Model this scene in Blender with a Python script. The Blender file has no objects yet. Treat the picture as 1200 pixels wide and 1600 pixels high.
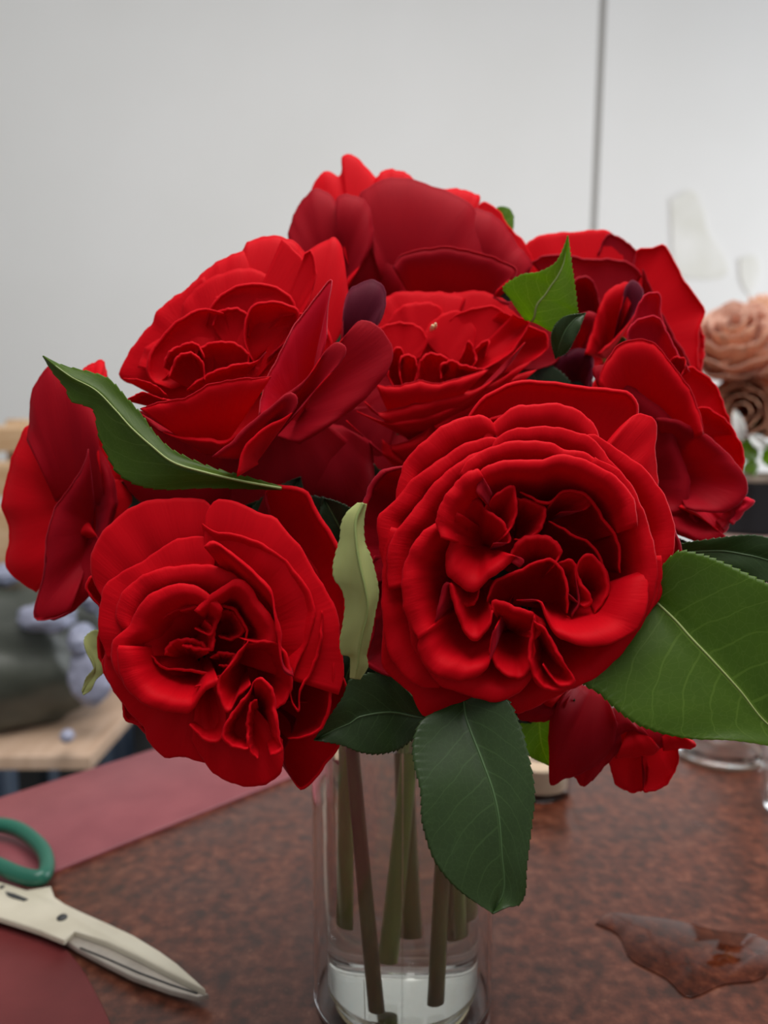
import bpy, bmesh, math, random
import numpy as np
from mathutils import Vector

S = bpy.context.scene
COL = S.collection
random.seed(7)
RNG = np.random.RandomState(11)

# ---------------------------------------------------------------- camera
TZ = 0.75                                   # table top height
PITCH = math.radians(6.0)
CAM = np.array([0.0, 0.0, TZ + 0.277])
FWD = np.array([0.0, math.cos(PITCH), -math.sin(PITCH)])
UPV = np.array([0.0, math.sin(PITCH), math.cos(PITCH)])
RGT = np.array([1.0, 0.0, 0.0])
cd = bpy.data.cameras.new('camera'); cam = bpy.data.objects.new('camera', cd); COL.objects.link(cam)
cam.location = CAM; cam.rotation_euler = (math.radians(90) - PITCH, 0, 0)
cd.sensor_fit = 'HORIZONTAL'; cd.sensor_width = 26; cd.lens = 26; cd.clip_start = 0.01
cd.dof.use_dof = True; cd.dof.focus_distance = 0.285; cd.dof.aperture_fstop = 6.5
S.camera = cam
# ---------------------------------------------------------------- world, lights, exposure
w = bpy.data.worlds.new('world'); S.world = w; w.use_nodes = True
w.node_tree.nodes['Background'].inputs[0].default_value = (0.93, 0.96, 1.0, 1)
w.node_tree.nodes['Background'].inputs[1].default_value = 0.36

def area(name, loc, target, sx, sy, power, color):
    ld = bpy.data.lights.new(name, 'AREA'); ld.shape = 'RECTANGLE'; ld.size = sx; ld.size_y = sy
    ld.energy = power; ld.color = color
    o = bpy.data.objects.new(name, ld); COL.objects.link(o); o.location = loc
    d = Vector(target) - Vector(loc); o.rotation_euler = d.to_track_quat('-Z', 'Y').to_euler()
    return o
area('window_light_above', (0.15, 0.20, TZ + 1.35), (0.0, 0.38, TZ + 0.2), 1.0, 0.8, 21, (1.0, 0.98, 0.96))
area('window_light_right', (2.1, 1.15, TZ + 0.45), (0.2, 1.0, TZ + 0.25), 1.0, 1.1, 30, (0.90, 0.95, 1.0))
area('wall_fill_light', (-0.5, 0.75, TZ + 1.6), (-0.3, 1.9, TZ + 0.3), 2.4, 0.6, 4.5, (1.0, 0.985, 0.96))  # unseen fill lamp, added to brighten the back wall
S.view_settings.view_transform = 'Standard'; S.view_settings.look = 'None'
S.view_settings.gamma = 1.0; S.view_settings.use_curve_mapping = False
S.view_settings.exposure = 0.0
S.cycles.use_denoising = True
S.cycles.max_bounces = 18; S.cycles.transmission_bounces = 16; S.cycles.glossy_bounces = 6
S.cycles.diffuse_bounces = 5; S.cycles.transparent_max_bounces = 16
S.cycles.sample_clamp_indirect = 6.0

# ---------------------------------------------------------------- geometry helpers
def unproj(px, py, d):
    """pixel of the 1200x1600 frame at depth d (m) along the view axis -> world point"""
    px = np.asarray(px, float); py = np.asarray(py, float); d = np.asarray(d, float)
    x = (px - 600) / 1200 * d; y = (800 - py) / 1200 * d
    return CAM + x[..., None] * RGT + y[..., None] * UPV + d[..., None] * FWD

def on_plane(px, py, h=0.0):
    """where the ray of a pixel meets the horizontal plane h metres above the table top"""
    r = (px - 600) / 1200 * RGT + (800 - py) / 1200 * UPV + FWD
    t = (TZ + h - CAM[2]) / r[2]
    return CAM + r * t

def tag(o, label=None, cat=None, group=None, kind=None):
    if label: o['label'] = label
    if cat: o['category'] = cat
    if group: o['group'] = group
    if kind: o['kind'] = kind
    return o

def root(name, loc, label, cat, group=None):
    o = bpy.data.objects.new(name, None); COL.objects.link(o)
    o.location = tuple(float(c) for c in loc); o.empty_display_size = 0.02
    return tag(o, label, cat, group)

def wloc(o):
    v = np.zeros(3)
    while o is not None:
        v += np.array(o.location); o = o.parent
    return v

def mesh(name, verts, faces, mats, parent=None, uv=None, rim=None, fmat=None, smooth=True, solid=False):
    """verts in world space; the object's origin is its parent's origin (or its own centre)"""
    verts = np.asarray(verts, float)
    org = wloc(parent) if parent is not None else verts.mean(axis=0)
    me = bpy.data.meshes.new(name)
    me.from_pydata([tuple(v) for v in (verts - org)], [], [tuple(int(i) for i in f) for f in faces])
    if not isinstance(mats, (list, tuple)): mats = [mats]
    for m in mats: me.materials.append(m)
    if smooth: me.polygons.foreach_set('use_smooth', [True] * len(me.polygons))
    if fmat is not None: me.polygons.foreach_set('material_index', [int(i) for i in fmat])
    if uv is not None:
        l = me.uv_layers.new(name='UVMap'); idx = np.zeros(len(me.loops), int)
        me.loops.foreach_get('vertex_index', idx)
        l.data.foreach_set('uv', np.asarray(uv, float)[idx].ravel())
    me.update()
    if solid:
        bm = bmesh.new(); bm.from_mesh(me); bmesh.ops.remove_doubles(bm, verts=bm.verts, dist=1e-7)
        bmesh.ops.recalc_face_normals(bm, faces=bm.faces); bm.to_mesh(me); bm.free(); me.set_sharp_from_angle(angle=math.radians(50))
    o = bpy.data.objects.new(name, me); COL.objects.link(o)
    if parent is not None: o.parent = parent
    else: o.location = org
    return o

def catmull(pts, n):
    pts = np.asarray(pts, float)
    if len(pts) == 2:
        t = np.linspace(0, 1, n)[:, None]; return pts[0] * (1 - t) + pts[1] * t
    ch = np.r_[0, np.cumsum(np.sqrt((np.diff(pts[:, :2], axis=0) ** 2).sum(1)) ** 0.7 + 1e-6)]
    P = np.vstack([2 * pts[0] - pts[1], pts, 2 * pts[-1] - pts[-2]])
    T = np.r_[-(ch[1] - ch[0]), ch, ch[-1] + (ch[-1] - ch[-2])]
    out = []
    for t in np.linspace(0, ch[-1], n):
        i = min(max(np.searchsorted(ch, t, side='right') - 1, 0), len(pts) - 2) + 1
        p0, p1, p2, p3 = P[i - 1:i + 3]; t0, t1, t2, t3 = T[i - 1:i + 3]
        m1 = (p2 - p0) / (t2 - t0) * (t2 - t1); m2 = (p3 - p1) / (t3 - t1) * (t2 - t1)
        s = (t - t1) / (t2 - t1)
        out.append((2*s**3 - 3*s**2 + 1) * p1 + (s**3 - 2*s**2 + s) * m1 + (-2*s**3 + 3*s**2) * p2 + (s**3 - s**2) * m2)
    return np.array(out)

def grid_normals(G):
    du = np.gradient(G, axis=0); dv = np.gradient(G, axis=1)
    n = np.cross(du, dv); l = np.linalg.norm(n, axis=2, keepdims=True); l[l < 1e-12] = 1
    return n / l

def sheet(name, G, thick, mats, parent, UV, flip=False, taper=True):
    """a grid of points -> thin closed sheet; mats = (side seen first, other side)"""
    nu, nv = G.shape[:2]
    N = grid_normals(G)
    if flip: N = -N
    th = thick * np.ones((nu, nv, 1))
    A = G + N * th / 2; B = G - N * th / 2
    V = np.vstack([A.reshape(-1, 3), B.reshape(-1, 3)])
    uv = np.vstack([UV.reshape(-1, 2)] * 2)
    k = nu * nv; F = []; M = []
    idx = lambda i, j: i * nv + j
    for i in range(nu - 1):
        for j in range(nv - 1):
            q = (idx(i, j), idx(i + 1, j), idx(i + 1, j + 1), idx(i, j + 1))
            if flip: q = q[::-1]
            F.append(q); M.append(0)
            F.append(tuple(k + a for a in q[::-1])); M.append(1)
    def rimq(a, b):
        q = (a, k + a, k + b, b)
        F.append(q if not flip else q[::-1]); M.append(0)
    for i in range(nu - 1):
        rimq(idx(i, 0), idx(i + 1, 0)); rimq(idx(i + 1, nv - 1), idx(i, nv - 1))
    for j in range(nv - 1):
        rimq(idx(0, j + 1), idx(0, j)); rimq(idx(nu - 1, j), idx(nu - 1, j + 1))
    return mesh(name, V, F, list(mats), parent, uv=uv, fmat=M)

def tube(name, pts, rad, mat, parent=None, seg=10, closed=False, n=None, flat=1.0):
    pts = np.asarray(pts, float); rad = np.asarray(rad, float) * np.ones(len(pts))
    N = len(pts)
    tan = np.gradient(pts, axis=0)
    if closed: tan = (np.roll(pts, -1, 0) - np.roll(pts, 1, 0))
    tan /= np.linalg.norm(tan, axis=1, keepdims=True) + 1e-12
    ref = np.array([0.0, 0.0, 1.0]) if abs(tan[0][2]) < 0.8 else np.array([0.0, 1.0, 0.0])
    V = []
    for i in range(N):
        a = np.cross(tan[i], ref); a /= np.linalg.norm(a) + 1e-12; b = np.cross(a, tan[i])
        for s in range(seg):
            t = 2 * math.pi * s / seg
            V.append(pts[i] + rad[i] * (math.cos(t) * a + flat * math.sin(t) * b))
    F = []
    for i in range(N if closed else N - 1):
        j = (i + 1) % N
        for s in range(seg):
            F.append((i*seg+s, i*seg+(s+1) % seg, j*seg+(s+1) % seg, j*seg+s))
    if not closed:
        F.append(tuple(range(seg))[::-1]); F.append(tuple((N-1)*seg+s for s in range(seg)))
    return mesh(name, V, F, mat, parent)

def lathe(name, prof, centre, mat, parent=None, seg=64, sm=True):
    """prof: list of (radius, z); closed when first == last; centre x,y,z"""
    q = [prof[0]]
    for a, b in zip(prof[:-1], prof[1:]):          # support loops keep long walls flat under smooth shading
        l = math.hypot(b[0] - a[0], b[1] - a[1])
        if l > .003:
            for f in (.0003 / l, 1 - .0003 / l): q.append((a[0] + (b[0] - a[0]) * f, a[1] + (b[1] - a[1]) * f))
        q.append(b)
    prof = q
    V = []; F = []; n = len(prof)
    for (r, z) in prof:
        for s in range(seg):
            t = 2 * math.pi * s / seg
            V.append((centre[0] + r * math.cos(t), centre[1] + r * math.sin(t), centre[2] + z))
    for i in range(n - 1):
        for s in range(seg):
            F.append((i*seg+s, i*seg+(s+1) % seg, (i+1)*seg+(s+1) % seg, (i+1)*seg+s))
    if prof[0] != prof[-1]:
        if prof[0][0] > 1e-6: F.append(tuple(range(seg))[::-1])
        if prof[-1][0] > 1e-6: F.append(tuple((n-1)*seg+s for s in range(seg)))
    else:
        V = V[:-seg]; F = [tuple(i % (seg*(n-1)) for i in f) for f in F]
    o = mesh(name, V, F, mat, parent, smooth=sm, solid=True)
    return o

def prism(name, outline, z0, z1, mat, parent=None, bev=0.0, smooth=False):
    """outline: list of world (x,y), extruded z0..z1, with a small inset bevel on top"""
    P = np.asarray(outline, float); n = len(P)
    c = P.mean(0)
    area2 = np.sum(P[:, 0]*np.roll(P[:, 1], -1) - np.roll(P[:, 0], -1)*P[:, 1])
    if area2 < 0: P = P[::-1]
    d1 = np.roll(P, -1, 0) - P; d1 /= np.linalg.norm(d1, axis=1, keepdims=True) + 1e-9
    nn = np.stack([d1[:, 1], -d1[:, 0]], 1); nn = nn + np.roll(nn, 1, 0); nn /= np.linalg.norm(nn, axis=1, keepdims=True) + 1e-9
    rings = [(P, z0)]
    if bev > 0: rings += [(P, z1 - bev), (P - nn * bev * 0.35, z1 - bev * 0.3), (P - nn * bev, z1)]
    else: rings += [(P, z1)]
    V = []; F = []
    for R, z in rings:
        for p in R: V.append((p[0], p[1], z))
    m = len(rings)
    for k in range(m - 1):
        for i in range(n):
            F.append((k*n+i, k*n+(i+1) % n, (k+1)*n+(i+1) % n, (k+1)*n+i))
    F.append(tuple(range(n))[::-1]); F.append(tuple((m-1)*n+i for i in range(n)))
    return mesh(name, V, F, mat, parent, smooth=smooth, solid=True)

def box(name, lo, hi, mat, parent=None, bev=0.0):
    return prism(name, [(lo[0], lo[1]), (hi[0], lo[1]), (hi[0], hi[1]), (lo[0], hi[1])], lo[2], hi[2], mat, parent, bev)

# ---------------------------------------------------------------- materials
def newmat(name):
    m = bpy.data.materials.new(name); m.use_nodes = True
    nt = m.node_tree; return m, nt, nt.nodes['Principled BSDF']
def nd(nt, t, **kw):
    n = nt.nodes.new(t)
    for k, v in kw.items():
        if hasattr(n, k): setattr(n, k, v)
        else: n.inputs[k].default_value = v
    return n
def lk(nt, a, b): nt.links.new(a, b)
def simple(name, col, rough=0.5, **kw):
    m, nt, p = newmat(name); p.inputs['Base Color'].default_value = (*col, 1); p.inputs['Roughness'].default_value = rough
    for k, v in kw.items(): p.inputs[k.replace('_', ' ')].default_value = v
    return m
def ramp(nt, stops):
    r = nd(nt, 'ShaderNodeValToRGB'); e = r.color_ramp.elements
    while len(e) < len(stops): e.new(0.5)
    for i, (pos, c) in enumerate(stops): e[i].position = pos; e[i].color = (*c, 1)
    return r
def math_(nt, op, a, b=None, c=None):
    n = nd(nt, 'ShaderNodeMath', operation=op)
    for i, x in enumerate((a, b, c)):
        if x is None: continue
        if isinstance(x, (int, float)): n.inputs[i].default_value = x
        else: lk(nt, x, n.inputs[i])
    return n.outputs[0]

def petal_mat(name, c1, c2, edge, trans, tcol, rough=0.6, sheen=0.05, vein=0.25):
    m, nt, p = newmat(name)
    uv = nd(nt, 'ShaderNodeUVMap'); sep = nd(nt, 'ShaderNodeSeparateXYZ'); lk(nt, uv.outputs[0], sep.inputs[0])
    mp = nd(nt, 'ShaderNodeMapping'); mp.inputs['Scale'].default_value = (22, 1.6, 1); lk(nt, uv.outputs[0], mp.inputs[0])
    no = nd(nt, 'ShaderNodeTexNoise'); no.inputs['Scale'].default_value = 3.0; no.inputs['Detail'].default_value = 4; lk(nt, mp.outputs[0], no.inputs[0])
    n2 = nd(nt, 'ShaderNodeTexNoise'); n2.inputs['Scale'].default_value = 3.0; lk(nt, uv.outputs[0], n2.inputs[0])
    mix = nd(nt, 'ShaderNodeMix', data_type='RGBA'); mix.inputs[6].default_value = (*c1, 1); mix.inputs[7].default_value = (*c2, 1)
    s = math_(nt, 'MULTIPLY_ADD', no.outputs[0], 0.7, math_(nt, 'MULTIPLY', n2.outputs[0], 0.5))
    s = math_(nt, 'SUBTRACT', s, 0.15); lk(nt, s, mix.inputs[0])
    ed = nd(nt, 'ShaderNodeMapRange'); ed.inputs['From Min'].default_value = 0.955; ed.inputs['From Max'].default_value = 1.0
    ed.inputs['To Max'].default_value = 0.35; lk(nt, sep.outputs[1], ed.inputs['Value'])
    mx = nd(nt, 'ShaderNodeMix', data_type='RGBA'); lk(nt, ed.outputs[0], mx.inputs[0]); lk(nt, mix.outputs[2], mx.inputs[6]); mx.inputs[7].default_value = (*edge, 1)
    lk(nt, mx.outputs[2], p.inputs['Base Color'])
    p.inputs['Roughness'].default_value = rough; p.inputs['Sheen Weight'].default_value = sheen
    p.inputs['Sheen Tint'].default_value = (1.0, 0.15, 0.25, 1); p.inputs['Sheen Roughness'].default_value = 0.4
    p.inputs['Specular IOR Level'].default_value = 0.08
    bp = nd(nt, 'ShaderNodeBump'); bp.inputs['Strength'].default_value = vein; bp.inputs['Distance'].default_value = 0.0006
    lk(nt, no.outputs[0], bp.inputs['Height']); lk(nt, bp.outputs[0], p.inputs['Normal'])
    tr = nd(nt, 'ShaderNodeBsdfTranslucent'); tr.inputs[0].default_value = (*tcol, 1)
    ms = nd(nt, 'ShaderNodeMixShader'); ms.inputs[0].default_value = trans
    lk(nt, p.outputs[0], ms.inputs[1]); lk(nt, tr.outputs[0], ms.inputs[2])
    lk(nt, ms.outputs[0], nt.nodes['Material Output'].inputs[0])
    return m
PET_IN = petal_mat('red_petal_velvet', (0.74, 0.0025, 0.011), (0.58, 0.0012, 0.007), (0.70, 0.03, 0.05), 0.30, (0.95, 0.006, 0.02))
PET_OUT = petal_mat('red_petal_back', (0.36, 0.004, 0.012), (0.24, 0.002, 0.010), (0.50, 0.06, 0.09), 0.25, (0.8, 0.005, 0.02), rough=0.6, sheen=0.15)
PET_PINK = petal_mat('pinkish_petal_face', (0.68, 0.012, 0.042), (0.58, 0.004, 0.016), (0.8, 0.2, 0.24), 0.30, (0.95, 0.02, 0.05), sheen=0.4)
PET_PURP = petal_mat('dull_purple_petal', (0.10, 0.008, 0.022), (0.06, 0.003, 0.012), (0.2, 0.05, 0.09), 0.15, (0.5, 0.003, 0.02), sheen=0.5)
PEACH = petal_mat('peach_petal', (0.86, 0.62, 0.50), (0.80, 0.50, 0.38), (0.85, 0.55, 0.42), 0.3, (0.8, 0.35, 0.18), sheen=0.1)
PEACH_D = petal_mat('deep_peach_petal', (0.76, 0.46, 0.32), (0.62, 0.34, 0.20), (0.75, 0.40, 0.28), 0.3, (0.8, 0.3, 0.12), sheen=0.1)

def leaf_mat(name, c1, c2, veinc, trans, tcol, rough=0.42, spec=0.33, nlat=9.0, net=0.6):
    m, nt, p = newmat(name)
    uv = nd(nt, 'ShaderNodeUVMap'); sep = nd(nt, 'ShaderNodeSeparateXYZ'); lk(nt, uv.outputs[0], sep.inputs[0])
    u = math_(nt, 'ABSOLUTE', math_(nt, 'SUBTRACT', math_(nt, 'MULTIPLY', sep.outputs[0], 2.0), 1.0))
    v = sep.outputs[1]
    # lateral veins: v*n - u^1.2*k crosses integers
    side = math_(nt, 'MULTIPLY', math_(nt, 'GREATER_THAN', sep.outputs[0], 0.5), 0.37)
    nw = nd(nt, 'ShaderNodeTexNoise'); nw.inputs['Scale'].default_value = 5.0; lk(nt, uv.outputs[0], nw.inputs[0])
    ph = math_(nt, 'SUBTRACT', math_(nt, 'MULTIPLY', v, nlat), math_(nt, 'MULTIPLY', math_(nt, 'POWER', u, 1.15), 2.3))
    ph = math_(nt, 'ADD', math_(nt, 'ADD', ph, side), math_(nt, 'MULTIPLY', nw.outputs[0], 0.5))
    fr = math_(nt, 'ABSOLUTE', math_(nt, 'SUBTRACT', math_(nt, 'FRACT', ph), 0.5))
    wid = math_(nt, 'MULTIPLY_ADD', u, -0.035, 0.045)
    lat = math_(nt, 'LESS_THAN', fr, wid)
    mid = math_(nt, 'LESS_THAN', u, 0.03)
    vo = nd(nt, 'ShaderNodeTexVoronoi', feature='DISTANCE_TO_EDGE'); vo.inputs['Scale'].default_value = 26.0
    mpv = nd(nt, 'ShaderNodeMapping'); mpv.inputs['Scale'].default_value = (0.8, 1.3, 1); lk(nt, uv.outputs[0], mpv.inputs[0])
    lk(nt, mpv.outputs[0], vo.inputs[0])
    small = math_(nt, 'MULTIPLY', math_(nt, 'LESS_THAN', vo.outputs[0], 0.045), net * 0.45)
    vm = math_(nt, 'MAXIMUM', math_(nt, 'MAXIMUM', math_(nt, 'MULTIPLY', lat, 0.75), mid), small)
    no = nd(nt, 'ShaderNodeTexNoise'); no.inputs['Scale'].default_value = 6.0; no.inputs['Detail'].default_value = 3; lk(nt, uv.outputs[0], no.inputs[0])
    mix = nd(nt, 'ShaderNodeMix', data_type='RGBA'); mix.inputs[6].default_value = (*c1, 1); mix.inputs[7].default_value = (*c2, 1); lk(nt, no.outputs[0], mix.inputs[0])
    mv = nd(nt, 'ShaderNodeMix', data_type='RGBA'); lk(nt, math_(nt, 'MULTIPLY', vm, 0.38), mv.inputs[0]); lk(nt, mix.outputs[2], mv.inputs[6]); mv.inputs[7].default_value = (*veinc, 1)
    lk(nt, mv.outputs[2], p.inputs['Base Color']); p.inputs['Roughness'].default_value = rough; p.inputs['Specular IOR Level'].default_value = spec
    bp = nd(nt, 'ShaderNodeBump'); bp.inputs['Strength'].default_value = 0.12; bp.inputs['Distance'].default_value = 0.0005
    hh = math_(nt, 'SUBTRACT', math_(nt, 'MULTIPLY', no.outputs[0], 0.8), vm)
    lk(nt, hh, bp.inputs['Height']); lk(nt, bp.outputs[0], p.inputs['Normal'])
    tr = nd(nt, 'ShaderNodeBsdfTranslucent')
    tm = nd(nt, 'ShaderNodeMix', data_type='RGBA'); lk(nt, math_(nt, 'MULTIPLY', vm, 0.6), tm.inputs[0]); tm.inputs[6].default_value = (*tcol, 1); tm.inputs[7].default_value = (*[min(1, c * 1.8 + 0.1) for c in tcol], 1)
    lk(nt, tm.outputs[2], tr.inputs[0])
    ms = nd(nt, 'ShaderNodeMixShader'); ms.inputs[0].default_value = trans
    lk(nt, p.outputs[0], ms.inputs[1]); lk(nt, tr.outputs[0], ms.inputs[2]); lk(nt, ms.outputs[0], nt.nodes['Material Output'].inputs[0])
    return m
LEAF = leaf_mat('dark_green_leaf', (0.022, 0.042, 0.012), (0.030, 0.058, 0.014), (0.07, 0.13, 0.04), 0.18, (0.10, 0.28, 0.01))
LEAF_B = leaf_mat('bright_green_leaf', (0.055, 0.100, 0.010), (0.09, 0.155, 0.012), (0.20, 0.30, 0.05), 0.5, (0.42, 0.66, 0.012))
LEAF_P = leaf_mat('pale_leaf_underside', (0.34, 0.37, 0.13), (0.40, 0.43, 0.17), (0.30, 0.28, 0.07), 0.15, (0.5, 0.55, 0.12), rough=0.6, spec=0.2, nlat=5, net=0.3)
LEAF_D = leaf_mat('shaded_green_leaf', (0.012, 0.026, 0.010), (0.016, 0.034, 0.012), (0.04, 0.06, 0.02), 0.08, (0.06, 0.14, 0.01))  # darker copy of the leaf green, shade put into the colour

def stem_mat(name, c1, c2):
    m, nt, p = newmat(name)
    tc = nd(nt, 'ShaderNodeTexCoord'); no = nd(nt, 'ShaderNodeTexNoise'); no.inputs['Scale'].default_value = 60; no.inputs['Detail'].default_value = 3
    mp = nd(nt, 'ShaderNodeMapping'); mp.inputs['Scale'].default_value = (1, 1, 0.25); lk(nt, tc.outputs['Object'], mp.inputs[0]); lk(nt, mp.outputs[0], no.inputs[0])
    r = ramp(nt, [(0.35, c1), (0.65, c2)]); lk(nt, no.outputs[0], r.inputs[0]); lk(nt, r.outputs[0], p.inputs['Base Color']); p.inputs['Roughness'].default_value = 0.4
    return m
STEM_G = stem_mat('green_stem', (0.26, 0.38, 0.08), (0.34, 0.44, 0.13))
STEM_B = stem_mat('brown_stem', (0.13, 0.10, 0.05), (0.25, 0.27, 0.09))
THORN = simple('red_thorn', (0.35, 0.03, 0.03), 0.45)

def glass_mat(name, col=(1, 1, 1), ior=1.45, rough=0.0):
    m, nt, p = newmat(name)
    p.inputs['Base Color'].default_value = (*col, 1); p.inputs['Transmission Weight'].default_value = 1
    p.inputs['IOR'].default_value = ior; p.inputs['Roughness'].default_value = rough
    return m
GLASS = glass_mat('clear_glass', (0.97, 0.98, 0.98), 1.45)
WATER = glass_mat('vase_water', (0.97, 0.97, 0.93), 1.33)
FILM = glass_mat('spilled_water', (0.95, 0.93, 0.92), 1.33)

def granite():
    m, nt, p = newmat('speckled_brown_granite')
    tc = nd(nt, 'ShaderNodeTexCoord')
    def noi(sc, det=5, ro=0.6):
        n = nd(nt, 'ShaderNodeTexNoise'); n.inputs['Scale'].default_value = sc; n.inputs['Detail'].default_value = det; n.inputs['Roughness'].default_value = ro
        lk(nt, tc.outputs['Object'], n.inputs[0]); return n.outputs[0]
    a = noi(125, 4); b = noi(28, 3); c = noi(190, 3, 0.7)
    r1 = ramp(nt, [(0.34, (0.045, 0.014, 0.007)), (0.47, (0.090, 0.024, 0.012)), (0.56, (0.12, 0.034, 0.017)), (0.70, (0.18, 0.062, 0.034))]); lk(nt, a, r1.inputs[0])
    r2 = ramp(nt, [(0.36, (0.72, 0.72, 0.72)), (0.62, (1.12, 1.05, 1.0))]); lk(nt, b, r2.inputs[0])
    mu = nd(nt, 'ShaderNodeMix', data_type='RGBA', blend_type='MULTIPLY'); mu.inputs[0].default_value = 0.8
    lk(nt, r1.outputs[0], mu.inputs[6]); lk(nt, r2.outputs[0], mu.inputs[7])
    r3 = ramp(nt, [(0.66, (0, 0, 0)), (0.74, (1, 1, 1))]); lk(nt, c, r3.inputs[0])
    mx = nd(nt, 'ShaderNodeMix', data_type='RGBA'); lk(nt, math_(nt, 'MULTIPLY', r3.outputs[0], 0.6), mx.inputs[0]); lk(nt, mu.outputs[2], mx.inputs[6]); mx.inputs[7].default_value = (0.24, 0.10, 0.055, 1)
    lk(nt, mx.outputs[2], p.inputs['Base Color'])
    p.inputs['Roughness'].default_value = 0.24; p.inputs['Specular IOR Level'].default_value = 0.5
    rr = nd(nt, 'ShaderNodeMapRange'); rr.inputs['To Min'].default_value = 0.2; rr.inputs['To Max'].default_value = 0.45; lk(nt, b, rr.inputs[0]); lk(nt, rr.outputs[0], p.inputs['Roughness'])
    bp = nd(nt, 'ShaderNodeBump'); bp.inputs['Strength'].default_value = 0.08; bp.inputs['Distance'].default_value = 0.0005; lk(nt, a, bp.inputs['Height']); lk(nt, bp.outputs[0], p.inputs['Normal'])
    return m
GRANITE = granite()
WET = GRANITE.copy(); WET.name = 'wet_granite'
for n_ in WET.node_tree.nodes:                 # wet stone: deeper colour under a smooth film
    if n_.type == 'VALTORGB' and n_.color_ramp.elements[0].color[0] < .1 and len(n_.color_ramp.elements) == 4:
        for e_ in n_.color_ramp.elements: c_ = e_.color; e_.color = (c_[0] * .62, c_[1] * .5, c_[2] * .4, 1)
p_ = WET.node_tree.nodes['Principled BSDF']; p_.inputs['Specular IOR Level'].default_value = 0.3
for l_ in list(WET.node_tree.links):
    if l_.to_socket in (p_.inputs['Roughness'], p_.inputs['Normal']): WET.node_tree.links.remove(l_)
p_.inputs['Roughness'].default_value = 0.06
def noisy(name, c1, c2, scale, rough, bump=0.1, dist=0.001, stretch=(1, 1, 1), spec=0.5):
    m, nt, p = newmat(name); tc = nd(nt, 'ShaderNodeTexCoord'); mp = nd(nt, 'ShaderNodeMapping'); mp.inputs['Scale'].default_value = stretch
    lk(nt, tc.outputs['Object'], mp.inputs[0]); no = nd(nt, 'ShaderNodeTexNoise'); no.inputs['Scale'].default_value = scale; no.inputs['Detail'].default_value = 5
    lk(nt, mp.outputs[0], no.inputs[0]); r = ramp(nt, [(0.35, c1), (0.65, c2)]); lk(nt, no.outputs[0], r.inputs[0]); lk(nt, r.outputs[0], p.inputs['Base Color'])
    p.inputs['Roughness'].default_value = rough; p.inputs['Specular IOR Level'].default_value = spec
    bp = nd(nt, 'ShaderNodeBump'); bp.inputs['Strength'].default_value = bump; bp.inputs['Distance'].default_value = dist; lk(nt, no.outputs[0], bp.inputs['Height']); lk(nt, bp.outputs[0], p.inputs['Normal'])
    return m
VINYL = noisy('burgundy_vinyl', (0.22, 0.052, 0.062), (0.26, 0.065, 0.075), 30, 0.42, 0.1)
VINYL_D = noisy('dark_burgundy_vinyl', (0.120, 0.018, 0.018), (0.15, 0.024, 0.024), 30, 0.5, 0.1, spec=0.3)
WALL = noisy('offwhite_wall_paint', (0.78, 0.775, 0.75), (0.81, 0.805, 0.785), 2.5, 0.85, 0.1, 0.002)
JOINT = simple('wall_joint_grey', (0.42, 0.41, 0.39), 0.8)
STAIN = noisy('yellowed_plaster', (0.70, 0.69, 0.62), (0.80, 0.79, 0.75), 9, 0.85, 0.2, 0.002)
FLOORM = noisy('dark_floor', (0.05, 0.045, 0.04), (0.08, 0.07, 0.06), 6, 0.6)
WOOD = noisy('pale_wood', (0.50, 0.30, 0.15), (0.62, 0.42, 0.25), 9, 0.5, 0.1, 0.001, (1, 1, 6))
BOARD = noisy('beige_board', (0.50, 0.33, 0.22), (0.60, 0.42, 0.30), 9, 0.5, 0.1, 0.001, (6, 1, 1))
DENIM = noisy('blue_grey_cloth', (0.13, 0.18, 0.26), (0.28, 0.35, 0.46), 14, 0.9, 0.3, 0.002, (2, 2, 0.5))
BAGM = noisy('dark_plastic_bag', (0.030, 0.034, 0.026), (0.075, 0.08, 0.062), 9, 0.42, 0.3, 0.004)
BAGL = noisy('pale_plastic_wrap', (0.20, 0.22, 0.30), (0.42, 0.42, 0.54), 7, 0.35, 0.3, 0.004)
BLACK = simple('black_glaze', (0.012, 0.012, 0.014), 0.35)
TAN = simple('tan_rim', (0.42, 0.34, 0.27), 0.5)
PINKW = simple('pale_pink_ceramic', (0.60, 0.42, 0.36), 0.5)
GREENP = noisy('green_plastic', (0.010, 0.105, 0.065), (0.014, 0.125, 0.078), 40, 0.35, 0.05)
CREAM = noisy('cream_enamel', (0.52, 0.47, 0.36), (0.60, 0.55, 0.43), 30, 0.35, 0.05)
STEEL = noisy('worn_steel', (0.30, 0.26, 0.22), (0.44, 0.39, 0.33), 50, 0.35, 0.05, stretch=(1, 1, 1)); STEEL.node_tree.nodes['Principled BSDF'].inputs['Metallic'].default_value = 0.35
DARKM = simple('dark_metal', (0.03, 0.03, 0.03), 0.4)
REFL_STAMEN = simple('cream_reflection_stamen', (0.96, 0.83, 0.52), 0.7)  # bright base reflection as a cream colour; the stamens share it
WAX = simple('cream_wax', (0.70, 0.52, 0.36), 0.5)
AMBER = glass_mat('amber_glass', (0.85, 0.62, 0.50), 1.45, 0.05)

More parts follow.
